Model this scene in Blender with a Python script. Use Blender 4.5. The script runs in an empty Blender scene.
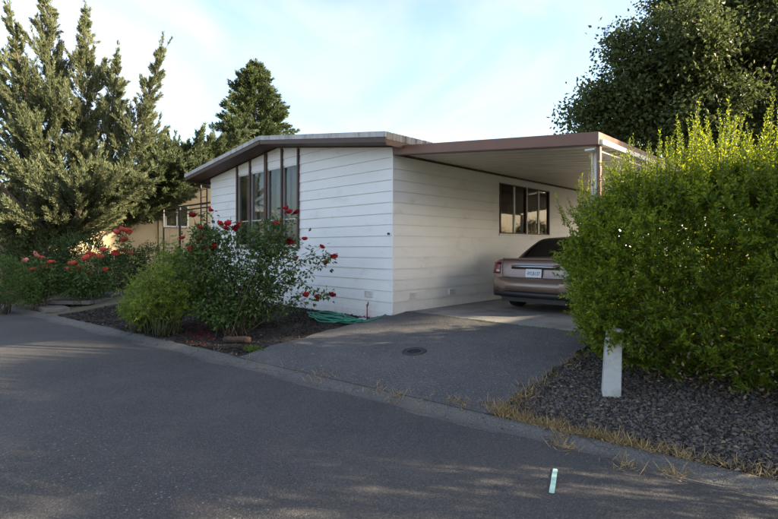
import bpy, bmesh, math, random
import numpy as np
from mathutils import Vector, Matrix
random.seed(7); rng = np.random.default_rng(7)
R = math.radians
S = bpy.context.scene
C = S.collection

# ------------------------------------------------------------------ camera
F = 492.0; CX, CY = 389.0, 248.0          # focal length and horizon in photo pixels (778 wide)
CAM = Vector((6.19, -6.43, 1.6))
FW = Vector((-.699, .715, 0)); RT = Vector((.715, .699, 0))
cd = bpy.data.cameras.new('camera'); cam = bpy.data.objects.new('camera', cd); C.objects.link(cam)
cam.location = CAM; cam.rotation_euler = (R(90), 0, R(44.35))
cd.sensor_width = 36; cd.lens = F / 778 * 36; cd.shift_y = -11.5 / 778
cd.clip_start = .05; cd.clip_end = 3000
S.camera = cam
# ------------------------------------------------------------------ sky, sun, exposure
SUN_AZ, SUN_EL = R(55), R(17.5)              # azimuth from +Y towards +X
w = bpy.data.worlds.new('World'); S.world = w; w.use_nodes = True
nt = w.node_tree; nt.nodes.clear()
def N(nt, t, **k):
    n = nt.nodes.new(t)
    for a, b in k.items(): setattr(n, a, b)
    return n
out = N(nt, 'ShaderNodeOutputWorld'); bg = N(nt, 'ShaderNodeBackground'); bg.inputs[1].default_value = .15
sky = N(nt, 'ShaderNodeTexSky', sky_type='NISHITA', sun_disc=False, sun_elevation=SUN_EL, sun_rotation=SUN_AZ)
sky.air_density = 1.0; sky.dust_density = 2.5; sky.ozone_density = 2.6
tc = N(nt, 'ShaderNodeTexCoord'); mp = N(nt, 'ShaderNodeMapping'); mp.inputs['Scale'].default_value = (1.0, 1.9, 3.2); mp.inputs['Rotation'].default_value = (0, .25, .5)
nz = N(nt, 'ShaderNodeTexNoise'); nz.inputs['Scale'].default_value = 1.35; nz.inputs['Detail'].default_value = 5; nz.inputs['Roughness'].default_value = .5; nz.inputs['Distortion'].default_value = .9
rp = N(nt, 'ShaderNodeValToRGB'); rp.color_ramp.elements[0].position = .42; rp.color_ramp.elements[1].position = .74; rp.color_ramp.elements[0].color = (.06, .06, .06, 1)
rp.color_ramp.elements[1].color = (.72, .72, .72, 1)
mx = N(nt, 'ShaderNodeMix', data_type='RGBA'); mx.inputs[7].default_value = (2.3, 2.15, 2.25, 1)
nt.links.new(tc.outputs['Generated'], mp.inputs[0]); nt.links.new(mp.outputs[0], nz.inputs['Vector'])
nt.links.new(nz.outputs[0], rp.inputs[0]); nt.links.new(rp.outputs[0], mx.inputs[0])
nt.links.new(sky.outputs[0], mx.inputs[6]); nt.links.new(mx.outputs[2], bg.inputs[0]); nt.links.new(bg.outputs[0], out.inputs[0])
sd = bpy.data.lights.new('sun', 'SUN'); sd.energy = 5.0; sd.angle = R(.6); sd.color = (1, .86, .66)
sun = bpy.data.objects.new('sun', sd); C.objects.link(sun)
sv = Vector((math.sin(SUN_AZ) * math.cos(SUN_EL), math.cos(SUN_AZ) * math.cos(SUN_EL), math.sin(SUN_EL)))
sun.rotation_euler = sv.to_track_quat('Z', 'Y').to_euler(); sun.location = (30, 30, 30)
S.view_settings.view_transform = 'Standard'; S.view_settings.look = 'None'; S.view_settings.gamma = 1
S.view_settings.use_curve_mapping = False
S.view_settings.exposure = 2.0
S.view_settings.use_white_balance = True; S.view_settings.white_balance_temperature = 7000   # camera set for open shade
S.render.engine = 'CYCLES'
S.render.resolution_x = 1024; S.render.resolution_y = 683
S.cycles.max_bounces = 8; S.cycles.transparent_max_bounces = 16

# ------------------------------------------------------------------ helpers
def pix(u, v, z):
    """point of the photo's pixel (u, v) at height z"""
    d = F * (z - CAM.z) / (CY - v)
    p = CAM + FW * d + RT * (d * (u - CX) / F); p.z = z; return p
def pd(u, v, d):
    """point of the pixel at depth d"""
    p = CAM + FW * d + RT * (d * (u - CX) / F); p.z = CAM.z + d * (CY - v) / F; return p

def edge(x): return -3.12 + .115 * (x - .396)          # road / gutter border
def sm(a, b, t):
    t = min(1, max(0, (t - a) / (b - a))); return t * t * (3 - 2 * t)
DL, DR = -.22, 3.62                                     # driveway left / right
def drive_z(x, y):
    ye = edge(x) + .3
    t = (y - ye) / (.35 - ye)
    return .03 + .375 * max(0, min(1, t))
def ground(x, y):
    d = (y - edge(x)) / 1.0066
    if d < 0: return .012 * min(-d, 3.2)
    if d < .3: return -.022 * math.sin(math.pi * d / .3) + .03 * sm(.1, .3, d)
    yard = .03 + .25 * sm(.3, 2.9, d)
    if x > DR: 
        k = sm(DR, DR + .25, x)
        return (drive_z(x, y) - .01) * (1 - k) + (drive_z(x, y) - .055) * k if y < .35 else .35
    if x > DL - .3:
        return drive_z(x, y) - .012 if x > DL else yard + (drive_z(x, y) - .03 - yard) * sm(DL - .3, DL, x)
    return yard

def mat(name):
    m = bpy.data.materials.new(name); m.use_nodes = True
    return m, m.node_tree, m.node_tree.nodes['Principled BSDF']
def simple(name, col, rough=.6, metal=0, var=.08, scale=8, bump=0, bscale=60, spec=.5, dirt=None, stretch=(1, 1, 1)):
    """base colour with soft noise variation, optional bump and dirt patches"""
    m, t, b = mat(name)
    b.inputs['Roughness'].default_value = rough; b.inputs['Metallic'].default_value = metal
    b.inputs['Specular IOR Level'].default_value = spec
    co = N(t, 'ShaderNodeTexCoord'); mpg = N(t, 'ShaderNodeMapping'); mpg.inputs['Scale'].default_value = stretch
    t.links.new(co.outputs['Object'], mpg.inputs[0])
    n = N(t, 'ShaderNodeTexNoise'); n.inputs['Scale'].default_value = scale; n.inputs['Detail'].default_value = 6
    t.links.new(mpg.outputs[0], n.inputs['Vector'])
    r = N(t, 'ShaderNodeValToRGB'); r.color_ramp.elements[0].position = .3; r.color_ramp.elements[1].position = .7
    c = np.array(col)
    r.color_ramp.elements[0].color = (*np.clip(c * (1 - var), 0, 1), 1); r.color_ramp.elements[1].color = (*np.clip(c * (1 + var), 0, 1), 1)
    t.links.new(n.outputs[0], r.inputs[0]); last = r.outputs[0]
    if dirt:
        dcol, lo, hi, ds = dirt
        n2 = N(t, 'ShaderNodeTexNoise'); n2.inputs['Scale'].default_value = ds; n2.inputs['Detail'].default_value = 8; n2.inputs['Roughness'].default_value = .65
        t.links.new(mpg.outputs[0], n2.inputs['Vector'])
        r2 = N(t, 'ShaderNodeValToRGB'); r2.color_ramp.elements[0].position = lo; r2.color_ramp.elements[1].position = hi
        t.links.new(n2.outputs[0], r2.inputs[0])
        x = N(t, 'ShaderNodeMix', data_type='RGBA'); x.inputs[7].default_value = (*dcol, 1)
        t.links.new(r2.outputs[0], x.inputs[0]); t.links.new(last, x.inputs[6]); last = x.outputs[2]
    t.links.new(last, b.inputs['Base Color'])
    if bump:
        n3 = N(t, 'ShaderNodeTexNoise'); n3.inputs['Scale'].default_value = bscale; n3.inputs['Detail'].default_value = 5
        t.links.new(mpg.outputs[0], n3.inputs['Vector'])
        bp = N(t, 'ShaderNodeBump'); bp.inputs['Strength'].default_value = bump; bp.inputs['Distance'].default_value = .02
        t.links.new(n3.outputs[0], bp.inputs['Height']); t.links.new(bp.outputs[0], b.inputs['Normal'])
    return m
def leafmat(name, c0, c1, trans=.35, rough=.5, tcol=None, spec=.35):
    m, t, b = mat(name)
    g = N(t, 'ShaderNodeNewGeometry'); r = N(t, 'ShaderNodeValToRGB')
    r.color_ramp.elements[0].color = (*c0, 1); r.color_ramp.elements[1].color = (*c1, 1)
    t.links.new(g.outputs['Random Per Island'], r.inputs[0]); t.links.new(r.outputs[0], b.inputs['Base Color'])
    b.inputs['Roughness'].default_value = rough; b.inputs['Specular IOR Level'].default_value = spec
    if trans:
        tr = N(t, 'ShaderNodeBsdfTranslucent'); ms = N(t, 'ShaderNodeMixShader'); ms.inputs[0].default_value = trans
        if tcol:
            hs = N(t, 'ShaderNodeMix', data_type='RGBA', blend_type='MULTIPLY'); hs.inputs[0].default_value = 1; hs.inputs[7].default_value = (*tcol, 1)
            t.links.new(r.outputs[0], hs.inputs[6]); t.links.new(hs.outputs[2], tr.inputs[0])
        else: t.links.new(r.outputs[0], tr.inputs[0])
        o = t.nodes['Material Output']
        t.links.new(b.outputs[0], ms.inputs[1]); t.links.new(tr.outputs[0], ms.inputs[2]); t.links.new(ms.outputs[0], o.inputs[0])
    return m

def link(o, parent=None):
    C.objects.link(o)
    if parent: o.parent = parent
    return o
def tag(o, label=None, cat=None, group=None, kind=None):
    if label: o['label'] = label
    if cat: o['category'] = cat
    if group: o['group'] = group
    if kind: o['kind'] = kind
    return o
def thing(name, label, cat, loc=(0, 0, 0), rz=0, group=None):
    o = bpy.data.objects.new(name, None); o.empty_display_size = .2; C.objects.link(o)
    o.location = loc; o.rotation_euler = (0, 0, rz)
    return tag(o, label, cat, group)
class MB:
    def __init__(s): s.v = []; s.f = []; s.sm = []
    def add(s, vs, fs, smooth=False):
        k = len(s.v); s.v += [tuple(p) for p in vs]; s.f += [tuple(i + k for i in f) for f in fs]; s.sm += [smooth] * len(fs); return s
    def box(s, a, b, M=None):
        x0, y0, z0 = a; x1, y1, z1 = b
        vs = [Vector(p) for p in ((x0,y0,z0),(x1,y0,z0),(x1,y1,z0),(x0,y1,z0),(x0,y0,z1),(x1,y0,z1),(x1,y1,z1),(x0,y1,z1))]
        if M: vs = [M @ p for p in vs]
        return s.add(vs, [(0,3,2,1),(4,5,6,7),(0,1,5,4),(1,2,6,5),(2,3,7,6),(3,0,4,7)])
    def prism(s, poly, fn, d0, d1):
        """polygon of 2D points; fn(p, depth) -> 3D"""
        n = len(poly)
        vs = [fn(p, d0) for p in poly] + [fn(p, d1) for p in poly]
        fs = [tuple(range(n - 1, -1, -1)), tuple(range(n, 2 * n))] + [(i, (i + 1) % n, n + (i + 1) % n, n + i) for i in range(n)]
        return s.add(vs, fs)
    def tube(s, pts, rad, seg=8, cap=True, smooth=True):
        pts = [Vector(p) for p in pts]; n = len(pts)
        rr = rad if hasattr(rad, '__len__') else [rad] * n
        vs = []; up = Vector((.13, .27, .95))
        for i, p in enumerate(pts):
            t = (pts[min(i + 1, n - 1)] - pts[max(i - 1, 0)]).normalized()
            a = t.cross(up)
            if a.length < .05: a = t.cross(Vector((1, 0, 0)))
            a.normalize(); b = t.cross(a); up = a.cross(t) if False else up
            for k in range(seg):
                q = 2 * math.pi * k / seg; vs.append(p + (a * math.cos(q) + b * math.sin(q)) * rr[i])
        fs = [(i*seg+k, i*seg+(k+1) % seg, (i+1)*seg+(k+1) % seg, (i+1)*seg+k) for i in range(n - 1) for k in range(seg)]
        s.add(vs, fs, smooth)
        if cap: 
            k0 = len(s.v) - n * seg
            s.f += [tuple(k0 + k for k in range(seg - 1, -1, -1)), tuple(k0 + (n - 1) * seg + k for k in range(seg))]; s.sm += [False, False]
        return s
    def lathe(s, prof, seg=16, M=None, smooth=True):
        n = len(prof); vs = []
        for r_, z in prof:
            for k in range(seg):
                q = 2 * math.pi * k / seg; p = Vector((r_ * math.cos(q), r_ * math.sin(q), z)); vs.append(M @ p if M else p)
        fs = [(i*seg+k, i*seg+(k+1) % seg, (i+1)*seg+(k+1) % seg, (i+1)*seg+k) for i in range(n - 1) for k in range(seg)]
        fs += [tuple(range(seg - 1, -1, -1)), tuple((n - 1) * seg + k for k in range(seg))]
        return s.add(vs, fs, smooth)
    def mesh(s, name, m):
        me = bpy.data.meshes.new(name); me.from_pydata(s.v, [], s.f); me.polygons.foreach_set('use_smooth', s.sm)
        if m: me.materials.append(m)
        me.update(); return me
    def build(s, name, m, parent=None, loc=None, bevel=0):
        o = bpy.data.objects.new(name, s.mesh(name, m)); link(o, parent)
        if loc is not None: o.location = loc
        if bevel:
            b = o.modifiers.new('bevel', 'BEVEL'); b.width = bevel; b.segments = 2; b.limit_method = 'ANGLE'; b.angle_limit = R(40)
        return o
def npmesh(name, V, T, m, parent=None, smooth=False):
    """fast triangle mesh from numpy arrays"""
    me = bpy.data.meshes.new(name); nv, nf = len(V), len(T)
    me.vertices.add(nv); me.vertices.foreach_set('co', np.ascontiguousarray(V, dtype=np.float32).ravel())
    k = T.shape[1]
    me.loops.add(nf * k); me.loops.foreach_set('vertex_index', np.ascontiguousarray(T, dtype=np.int32).ravel())
    me.polygons.add(nf); me.polygons.foreach_set('loop_start', np.arange(0, nf * k, k, dtype=np.int32))
    me.polygons.foreach_set('use_smooth', np.full(nf, smooth))
    me.materials.append(m); me.update(calc_edges=True)
    return link(bpy.data.objects.new(name, me), parent)
def unit(a): return a / np.maximum(np.linalg.norm(a, axis=1, keepdims=True), 1e-9)
def leaves(name, m, parent, P, D, L, W, fold=.18, up=None):
    """one folded diamond of two triangles per leaf"""
    n = len(P); D = unit(D); r = rng.normal(size=(n, 3))
    if up is not None: r = r * .45 + up
    Sd = unit(np.cross(D, r)); Nn = np.cross(Sd, D)
    L = np.broadcast_to(np.asarray(L, float).reshape(-1, 1), (n, 1)); W = np.broadcast_to(np.asarray(W, float).reshape(-1, 1), (n, 1))
    V = np.stack([P, P + D * L * .45 + Sd * W * .5 + Nn * W * fold, P + D * L - Nn * L * .08, P + D * L * .45 - Sd * W * .5 + Nn * W * fold], 1).reshape(-1, 3)
    i = np.arange(n)[:, None] * 4
    T = np.concatenate([i + np.array([[0, 1, 2]]), i + np.array([[0, 2, 3]])], 1).reshape(-1, 3)
    return npmesh(name, V, T, m, parent)
def sheet(name, xs, ys, zf, m, keep=None, parent=None, thick=0):
    """grid sheet following zf(x, y)"""
    V = []; F_ = []
    nx, ny = len(xs), len(ys)
    for y in ys:
        for x in xs: V.append((x, y, zf(x, y)))
    for j in range(ny - 1):
        for i in range(nx - 1):
            if keep and not keep((xs[i] + xs[i+1]) / 2, (ys[j] + ys[j+1]) / 2): continue
            a = j * nx + i; F_.append((a, a + 1, a + 1 + nx, a + nx))
    b = MB(); b.add(V, F_, True); return b.build(name, m, parent)

# ------------------------------------------------------------------ materials
def asphalt(name, base, light, warm, patch=.5, crack=0):
    m, t, b = mat(name); b.inputs['Roughness'].default_value = .9; b.inputs['Specular IOR Level'].default_value = .25
    co = N(t, 'ShaderNodeTexCoord')
    def noise(s, d=6, r=.6):
        n = N(t, 'ShaderNodeTexNoise'); n.inputs['Scale'].default_value = s; n.inputs['Detail'].default_value = d; n.inputs['Roughness'].default_value = r
        t.links.new(co.outputs['Object'], n.inputs['Vector']); return n.outputs[0]
    def ramp(src, lo, hi, c0=(0, 0, 0), c1=(1, 1, 1)):
        r = N(t, 'ShaderNodeValToRGB'); r.color_ramp.elements[0].position = lo; r.color_ramp.elements[1].position = hi
        r.color_ramp.elements[0].color = (*c0, 1); r.color_ramp.elements[1].color = (*c1, 1); t.links.new(src, r.inputs[0]); return r.outputs[0]
    def mixc(fac, a, bcol):
        x = N(t, 'ShaderNodeMix', data_type='RGBA'); t.links.new(fac, x.inputs[0])
        if isinstance(a, tuple): x.inputs[6].default_value = (*a, 1)
        else: t.links.new(a, x.inputs[6])
        if isinstance(bcol, tuple): x.inputs[7].default_value = (*bcol, 1)
        else: t.links.new(bcol, x.inputs[7])
        return x.outputs[2]
    b3 = tuple(base)
    c = ramp(noise(.32, 9, .72), .33, .67, tuple(np.array(base) * .72), tuple(np.array(base) * 1.25))
    c = mixc(ramp(noise(1.3, 9, .75), .5, .72), c, tuple(np.array(warm)))
    vor = N(t, 'ShaderNodeTexVoronoi'); vor.inputs['Scale'].default_value = 130; t.links.new(co.outputs['Object'], vor.inputs['Vector'])
    sep = N(t, 'ShaderNodeSeparateColor'); t.links.new(vor.outputs['Color'], sep.inputs[0])
    c = mixc(ramp(sep.outputs[0], .70, .86, (0, 0, 0), (.75, .75, .75)), c, tuple(light))
    c = mixc(ramp(sep.outputs[1], .78, .9, (0, 0, 0), (.6, .6, .6)), c, tuple(np.array(base) * .45))
    c = mixc(ramp(noise(1.9, 7, .7), .60, .74, (0, 0, 0), (.55, .55, .55)), c, tuple(np.array(base) * .62))
    vor2 = N(t, 'ShaderNodeTexVoronoi'); vor2.inputs['Scale'].default_value = 30; t.links.new(co.outputs['Object'], vor2.inputs['Vector'])
    sep2 = N(t, 'ShaderNodeSeparateColor'); t.links.new(vor2.outputs['Color'], sep2.inputs[0])
    dotm = N(t, 'ShaderNodeMath', operation='LESS_THAN'); dotm.inputs[1].default_value = .22; t.links.new(vor2.outputs['Distance'], dotm.inputs[0])
    m2 = N(t, 'ShaderNodeMath', operation='MULTIPLY'); t.links.new(dotm.outputs[0], m2.inputs[0]); t.links.new(ramp(sep2.outputs[2], .9, .97), m2.inputs[1])
    c = mixc(m2.outputs[0], c, tuple(np.array(light) * 1.5))
    if crack:
        dn = N(t, 'ShaderNodeTexNoise'); dn.inputs['Scale'].default_value = 3; dn.inputs['Detail'].default_value = 5; t.links.new(co.outputs['Object'], dn.inputs['Vector'])
        ad = N(t, 'ShaderNodeMix', data_type='VECTOR'); ad.inputs[0].default_value = .22; t.links.new(co.outputs['Object'], ad.inputs[4]); t.links.new(dn.outputs['Color'], ad.inputs[5])
        v3 = N(t, 'ShaderNodeTexVoronoi', feature='DISTANCE_TO_EDGE'); v3.inputs['Scale'].default_value = crack; t.links.new(ad.outputs[1], v3.inputs['Vector'])
        c = mixc(ramp(v3.outputs[0], .0, .007, (.6, .6, .6), (0, 0, 0)), c, tuple(np.array(base) * .3))
    t.links.new(c, b.inputs['Base Color'])
    bp = N(t, 'ShaderNodeBump'); bp.inputs['Strength'].default_value = .55; bp.inputs['Distance'].default_value = .006
    t.links.new(vor.outputs['Distance'], bp.inputs['Height'])
    bp2 = N(t, 'ShaderNodeBump'); bp2.inputs['Strength'].default_value = .35; bp2.inputs['Distance'].default_value = .03
    t.links.new(noise(7, 6), bp2.inputs['Height']); t.links.new(bp.outputs[0], bp2.inputs['Normal']); t.links.new(bp2.outputs[0], b.inputs['Normal'])
    return m
M = {}
M['road'] = asphalt('road_asphalt', (.064, .061, .059), (.118, .114, .11), (.080, .072, .064))
M['gutter'] = asphalt('gutter_asphalt', (.11, .104, .096), (.19, .18, .165), (.15, .128, .095), crack=.9)
M['drive'] = asphalt('driveway_asphalt', (.084, .081, .080), (.19, .185, .18), (.12, .116, .113))
M['slab'] = simple('carport_concrete', (.24, .235, .225), .85, var=.14, scale=1.6, bump=.15, bscale=90, dirt=((.11, .105, .1), .48, .72, 2.2))
M['path'] = simple('path_concrete', (.15, .138, .125), .9, var=.15, scale=4, bump=.3, bscale=60, dirt=((.09, .085, .07), .5, .7, 5))
M['earth'] = simple('dry_earth', (.12, .10, .065), .95, var=.25, scale=3, bump=.6, bscale=25, dirt=((.07, .085, .03), .45, .65, .8))
M['soil'] = simple('black_soil', (.028, .023, .019), .95, var=.35, scale=9, bump=.8, bscale=45)
M['gravelbase'] = simple('gravel_base', (.045, .042, .04), .95, var=.35, scale=14, bump=.9, bscale=55)
M['white'] = simple('white_siding_paint', (.80, .79, .775), .55, var=.035, scale=1.3, bump=.06, bscale=120, dirt=((.56, .54, .49), .56, .85, 1.7), stretch=(1, 1, 2.2))
_t = M['white'].node_tree; _b = _t.nodes['Principled BSDF']; _src = _b.inputs['Base Color'].links[0].from_socket
_co = N(_t, 'ShaderNodeTexCoord'); _sx = N(_t, 'ShaderNodeSeparateXYZ'); _t.links.new(_co.outputs['Object'], _sx.inputs[0])
_mr = N(_t, 'ShaderNodeMapRange'); _mr.inputs[1].default_value = .38; _mr.inputs[2].default_value = .95; _mr.inputs[3].default_value = .4; _mr.inputs[4].default_value = 0
_t.links.new(_sx.outputs[2], _mr.inputs[0]); _nn = N(_t, 'ShaderNodeTexNoise'); _nn.inputs['Scale'].default_value = 9; _nn.inputs['Detail'].default_value = 8; _t.links.new(_co.outputs['Object'], _nn.inputs['Vector'])
_mm = N(_t, 'ShaderNodeMath', operation='MULTIPLY'); _t.links.new(_mr.outputs[0], _mm.inputs[0]); _t.links.new(_nn.outputs[0], _mm.inputs[1])
_mx = N(_t, 'ShaderNodeMix', data_type='RGBA'); _mx.inputs[7].default_value = (.34, .29, .23, 1); _t.links.new(_mm.outputs[0], _mx.inputs[0]); _t.links.new(_src, _mx.inputs[6]); _t.links.new(_mx.outputs[2], _b.inputs['Base Color'])
M['trimwhite'] = simple('white_trim_paint', (.72, .71, .68), .5, var=.05, scale=5, dirt=((.5, .47, .42), .55, .8, 6))
M['brown'] = simple('dark_brown_paint', (.07, .033, .022), .55, var=.18, scale=6, bump=.1, bscale=90, stretch=(1, 1, 1))
M['soffit'] = simple('soffit_brown_paint', (.085, .042, .028), .6, var=.18, scale=5, bump=.15, bscale=40, stretch=(1, 8, 1))
M['fascia'] = simple('carport_fascia_brown', (.175, .078, .048), .45, var=.09, scale=4, dirt=((.12, .065, .05), .55, .8, 3))
M['greymetal'] = simple('roof_edge_metal', (.46, .44, .42), .6, var=.12, scale=7, dirt=((.17, .16, .15), .5, .7, 9), stretch=(1, 1, .25))
M['eavemetal'] = simple('weathered_eave_metal', (.26, .25, .24), .65, var=.2, scale=6, dirt=((.08, .078, .075), .42, .62, 5), stretch=(1, 1.6, .15))
M['roofing'] = simple('roof_coating', (.42, .41, .4), .8, var=.12, scale=3)
M['ceiling'] = simple('carport_ceiling_paint', (.60, .55, .47), .5, var=.06, scale=2, dirt=((.44, .38, .3), .55, .8, 1.5))
M['alu'] = simple('window_frame_metal', (.5, .49, .47), .4, metal=.4, var=.06)
M['iron'] = simple('black_iron', (.018, .016, .014), .5, var=.2)
M['beige'] = simple('beige_wall_paint', (.42, .34, .215), .8, var=.07, scale=2, bump=.1)
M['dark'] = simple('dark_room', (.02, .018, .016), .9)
M['curtain'] = simple('sheer_curtain', (.62, .61, .58), .9, var=.12, scale=6, stretch=(6, 6, .6))
M['drape'] = simple('tan_drape', (.38, .27, .15), .9, var=.12, scale=6, stretch=(6, 6, .6))
M['bark'] = simple('bark', (.09, .062, .045), .95, var=.35, scale=9, bump=.9, bscale=30, stretch=(1, 1, .3))
M['stem'] = simple('rose_stem', (.075, .085, .035), .8, var=.3, scale=12)
M['cane'] = simple('woody_cane', (.075, .055, .035), .9, var=.3, scale=14, bump=.5)
M['hose'] = simple('green_hose', (.02, .20, .13), .4, var=.15, scale=9)
M['redpipe'] = simple('red_pipe', (.5, .05, .035), .5, var=.1)
M['brass'] = simple('brass', (.4, .28, .1), .35, metal=.8)
M['stone'] = simple('grey_stone', (.3, .29, .3), .9, var=.25, scale=14, bump=.5, bscale=40)
M['mossy'] = simple('mossy_stone', (.075, .07, .06), .95, var=.3, scale=14, bump=.6, bscale=40, dirt=((.05, .06, .025), .45, .65, 9))
M['log'] = simple('weathered_timber', (.045, .026, .018), .9, var=.3, scale=8, bump=.7, bscale=25, stretch=(.3, 3, 3))
M['castiron'] = simple('cast_iron', (.035, .034, .034), .7, var=.3, scale=12, bump=.3)
M['chip'] = leafmat('bark_chips', (.010, .008, .007), (.06, .042, .03), trans=0, rough=.95)
M['gstone'] = leafmat('gravel_stones', (.022, .019, .018), (.15, .13, .115), trans=0, rough=.9)
M['litter'] = leafmat('leaf_litter', (.10, .06, .035), (.30, .23, .15), trans=.15, rough=.8)
M['straw'] = leafmat('dry_grass', (.24, .155, .065), (.55, .42, .22), trans=.3, rough=.8)
M['weed'] = leafmat('weed_leaf', (.07, .12, .02), (.16, .24, .05), trans=.35)
M['hedge'] = leafmat('hedge_leaf', (.05, .115, .014), (.25, .34, .04), trans=.52, tcol=(2.0, 1.5, .5), rough=.42)
M['rose_leaf'] = leafmat('rose_leaf', (.03, .07, .018), (.12, .19, .045), trans=.3, rough=.4)
M['fern'] = leafmat('feathery_leaf', (.10, .17, .02), (.27, .35, .05), trans=.42)
M['box'] = leafmat('boxwood_leaf', (.03, .07, .012), (.09, .15, .025), trans=.3)
M['juniper'] = leafmat('juniper_spray', (.06, .085, .042), (.215, .23, .115), trans=.3, rough=.7)
M['juniper2'] = leafmat('blue_green_spray', (.07, .10, .05), (.18, .21, .10), trans=.3, rough=.7)
M['darkjun'] = leafmat('dark_juniper_spray', (.025, .05, .018), (.08, .12, .035), trans=.22, rough=.7)
M['spruce'] = leafmat('spruce_needle', (.04, .065, .026), (.11, .14, .05), trans=.2, rough=.65)
M['oak'] = leafmat('oak_leaf', (.04, .062, .018), (.125, .15, .042), trans=.4, rough=.5)
M['rose_red'] = leafmat('crimson_petal', (.24, .004, .012), (.5, .015, .035), trans=.3, rough=.6)
M['rose_coral'] = leafmat('coral_petal', (.55, .045, .04), (.8, .14, .10), trans=.3, rough=.6)
M['rose_pink'] = leafmat('pink_petal', (.62, .16, .14), (.8, .3, .26), trans=.3, rough=.6)
M['post'] = simple('chalky_white_post', (.5, .51, .5), .7, var=.07, scale=6, dirt=((.25, .24, .21), .47, .72, 6), bump=.15)
M['mint_streak'] = simple('pale_mint', (.42, .66, .56), .6, var=.1, scale=20, dirt=((.2, .28, .25), .55, .8, 60), bump=.2)
def glass(name, tint, transp):
    m, t, b = mat(name)
    b.inputs['Base Color'].default_value = (*tint, 1); b.inputs['Roughness'].default_value = .03; b.inputs['Specular IOR Level'].default_value = .8
    tr = N(t, 'ShaderNodeBsdfTransparent'); ms = N(t, 'ShaderNodeMixShader'); ms.inputs[0].default_value = transp
    t.links.new(b.outputs[0], ms.inputs[1]); t.links.new(tr.outputs[0], ms.inputs[2]); t.links.new(ms.outputs[0], t.nodes['Material Output'].inputs[0])
    return m
M['glass'] = glass('window_glass', (.012, .013, .014), .62)
M['carglass'] = glass('car_glass', (.008, .009, .01), .12)

# ------------------------------------------------------------------ setting: ground, road, gutter, driveway, beds
xs = sorted(set([-900, -400, -200, -120, -80, -60, -50] + [round(-42 + i * 1.0, 3) for i in range(85)] + [round(-14 + i * .25, 3) for i in range(100)] + [60, 90, 140, 250, 500, 900]))
ys = sorted(set([-900, -400, -200, -100, -60, -40, -25] + [round(-16 + i * .8, 3) for i in range(70)] + [round(-4.6 + i * .14, 3) for i in range(60)] + [60, 90, 140, 250, 500, 900]))
def far_ground(x, y):
    z = ground(x, y) - .028
    if y < edge(x) - 7.4: z = .02
    return z
tag(sheet('ground', xs, ys, far_ground, M['earth']), kind='structure')
def strip(name, d0, d1, nd, m, x0=-70, x1=60, lift=0., nx=260):
    b = MB(); V = []; Fc = []
    X = [x0 + (x1 - x0) * i / nx for i in range(nx + 1)]
    for j in range(nd + 1):
        d = d0 + (d1 - d0) * j / nd
        for x in X:
            wob = .012 * math.sin(x * 5.1) + .010 * math.sin(x * 13.7 + 1) if j == nd and name == 'gutter' else 0
            if j == nd and name == 'road': wob = .018 * math.sin(x * 3.3) + .012 * math.sin(x * 9.1 + 2)
            y = edge(x) + (d + wob) * 1.0066
            V.append((x, y, ground(x, edge(x) + d * 1.0066) + lift))
    for j in range(nd):
        for i in range(nx):
            a = j * (nx + 1) + i; Fc.append((a, a + 1, a + nx + 2, a + nx + 1))
    b.add(V, Fc, True); return tag(b.build(name, m), kind='structure')
strip('road', -7.2, 0.02, 18, M['road'], lift=.004, nx=500)
strip('gutter', -.05, .34, 8, M['gutter'], lift=.0, nx=700)
dx = [DL + (DR - DL) * i / 24 for i in range(25)]
def driveway():
    b = MB(); V = []; Fc = []; ny = 26
    for j in range(ny + 1):
        for i, x in enumerate(dx):
            xx = x + (.03 * math.sin(j * .9) + .02 * math.sin(j * 2.3) if i in (0, 24) else 0) - (.10 * (1 - j / ny) if i == 0 else 0)
            y0 = edge(x) + .30; y = y0 + (.36 - y0) * j / ny
            V.append((xx, y, drive_z(x, y) + (.012 + .006 * math.sin(x * 2.1 + y * 1.7)) * sm(0, .35, y - y0) + .002))
    n = len(dx)
    for j in range(ny):
        for i in range(n - 1):
            a = j * n + i; Fc.append((a, a + 1, a + n + 1, a + n))
    # side skirts give the asphalt its thickness
    b.add(V, Fc, True)
    for i in (0, n - 1):
        col = [V[j * n + i] for j in range(ny + 1)]
        b.add(col + [(p[0], p[1], p[2] - .09) for p in col], [(j, j + 1, ny + 2 + j, ny + 1 + j) if i else (j + 1, j, ny + 1 + j, ny + 2 + j) for j in range(ny)])
    return tag(b.build('driveway', M['drive']), kind='structure')
driveway()
# concrete carport slab with a mossy joint
b = MB(); b.box((.02, .37, .2), (DR + .05, 11.6, .418)); tag(b.build('carport_slab', M['slab'], bevel=.01), kind='structure')
n = 900; px = rng.uniform(.05, 3.6, n); py = .36 + rng.normal(0, .012, n)
P = np.stack([px, py, np.full(n, .415)], 1); D = rng.normal(size=(n, 3)) * .7; D[:, 2] = 1
tag(leaves('joint_moss', M['weed'], None, P, D, rng.uniform(.008, .025, n), .008), 'thin line of moss and weeds in the slab joint', 'moss', kind='stuff')
# planting bed and gravel bed sheets
def bedkeep(x, y): 
    return y > edge(x) + .36 + .05 * math.sin(x * 3) and y < .05 and x < DL - .02 - .05 * (y < -1)
tag(sheet('planting_bed', [-7.6 + .12 * i for i in range(63)], [-4.2 + .12 * i for i in range(36)], lambda x, y: ground(x, y) - .004 + .012 * math.sin(7 * x) * math.sin(5 * y + x), M['soil'], bedkeep), kind='structure')
tag(sheet('gravel_bed', [3.66 + .15 * i for i in range(44)], [-2.7 + .12 * i for i in range(48)], lambda x, y: ground(x, y) - .006, M['gravelbase'], lambda x, y: y > edge(x) + .4), kind='structure')

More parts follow.
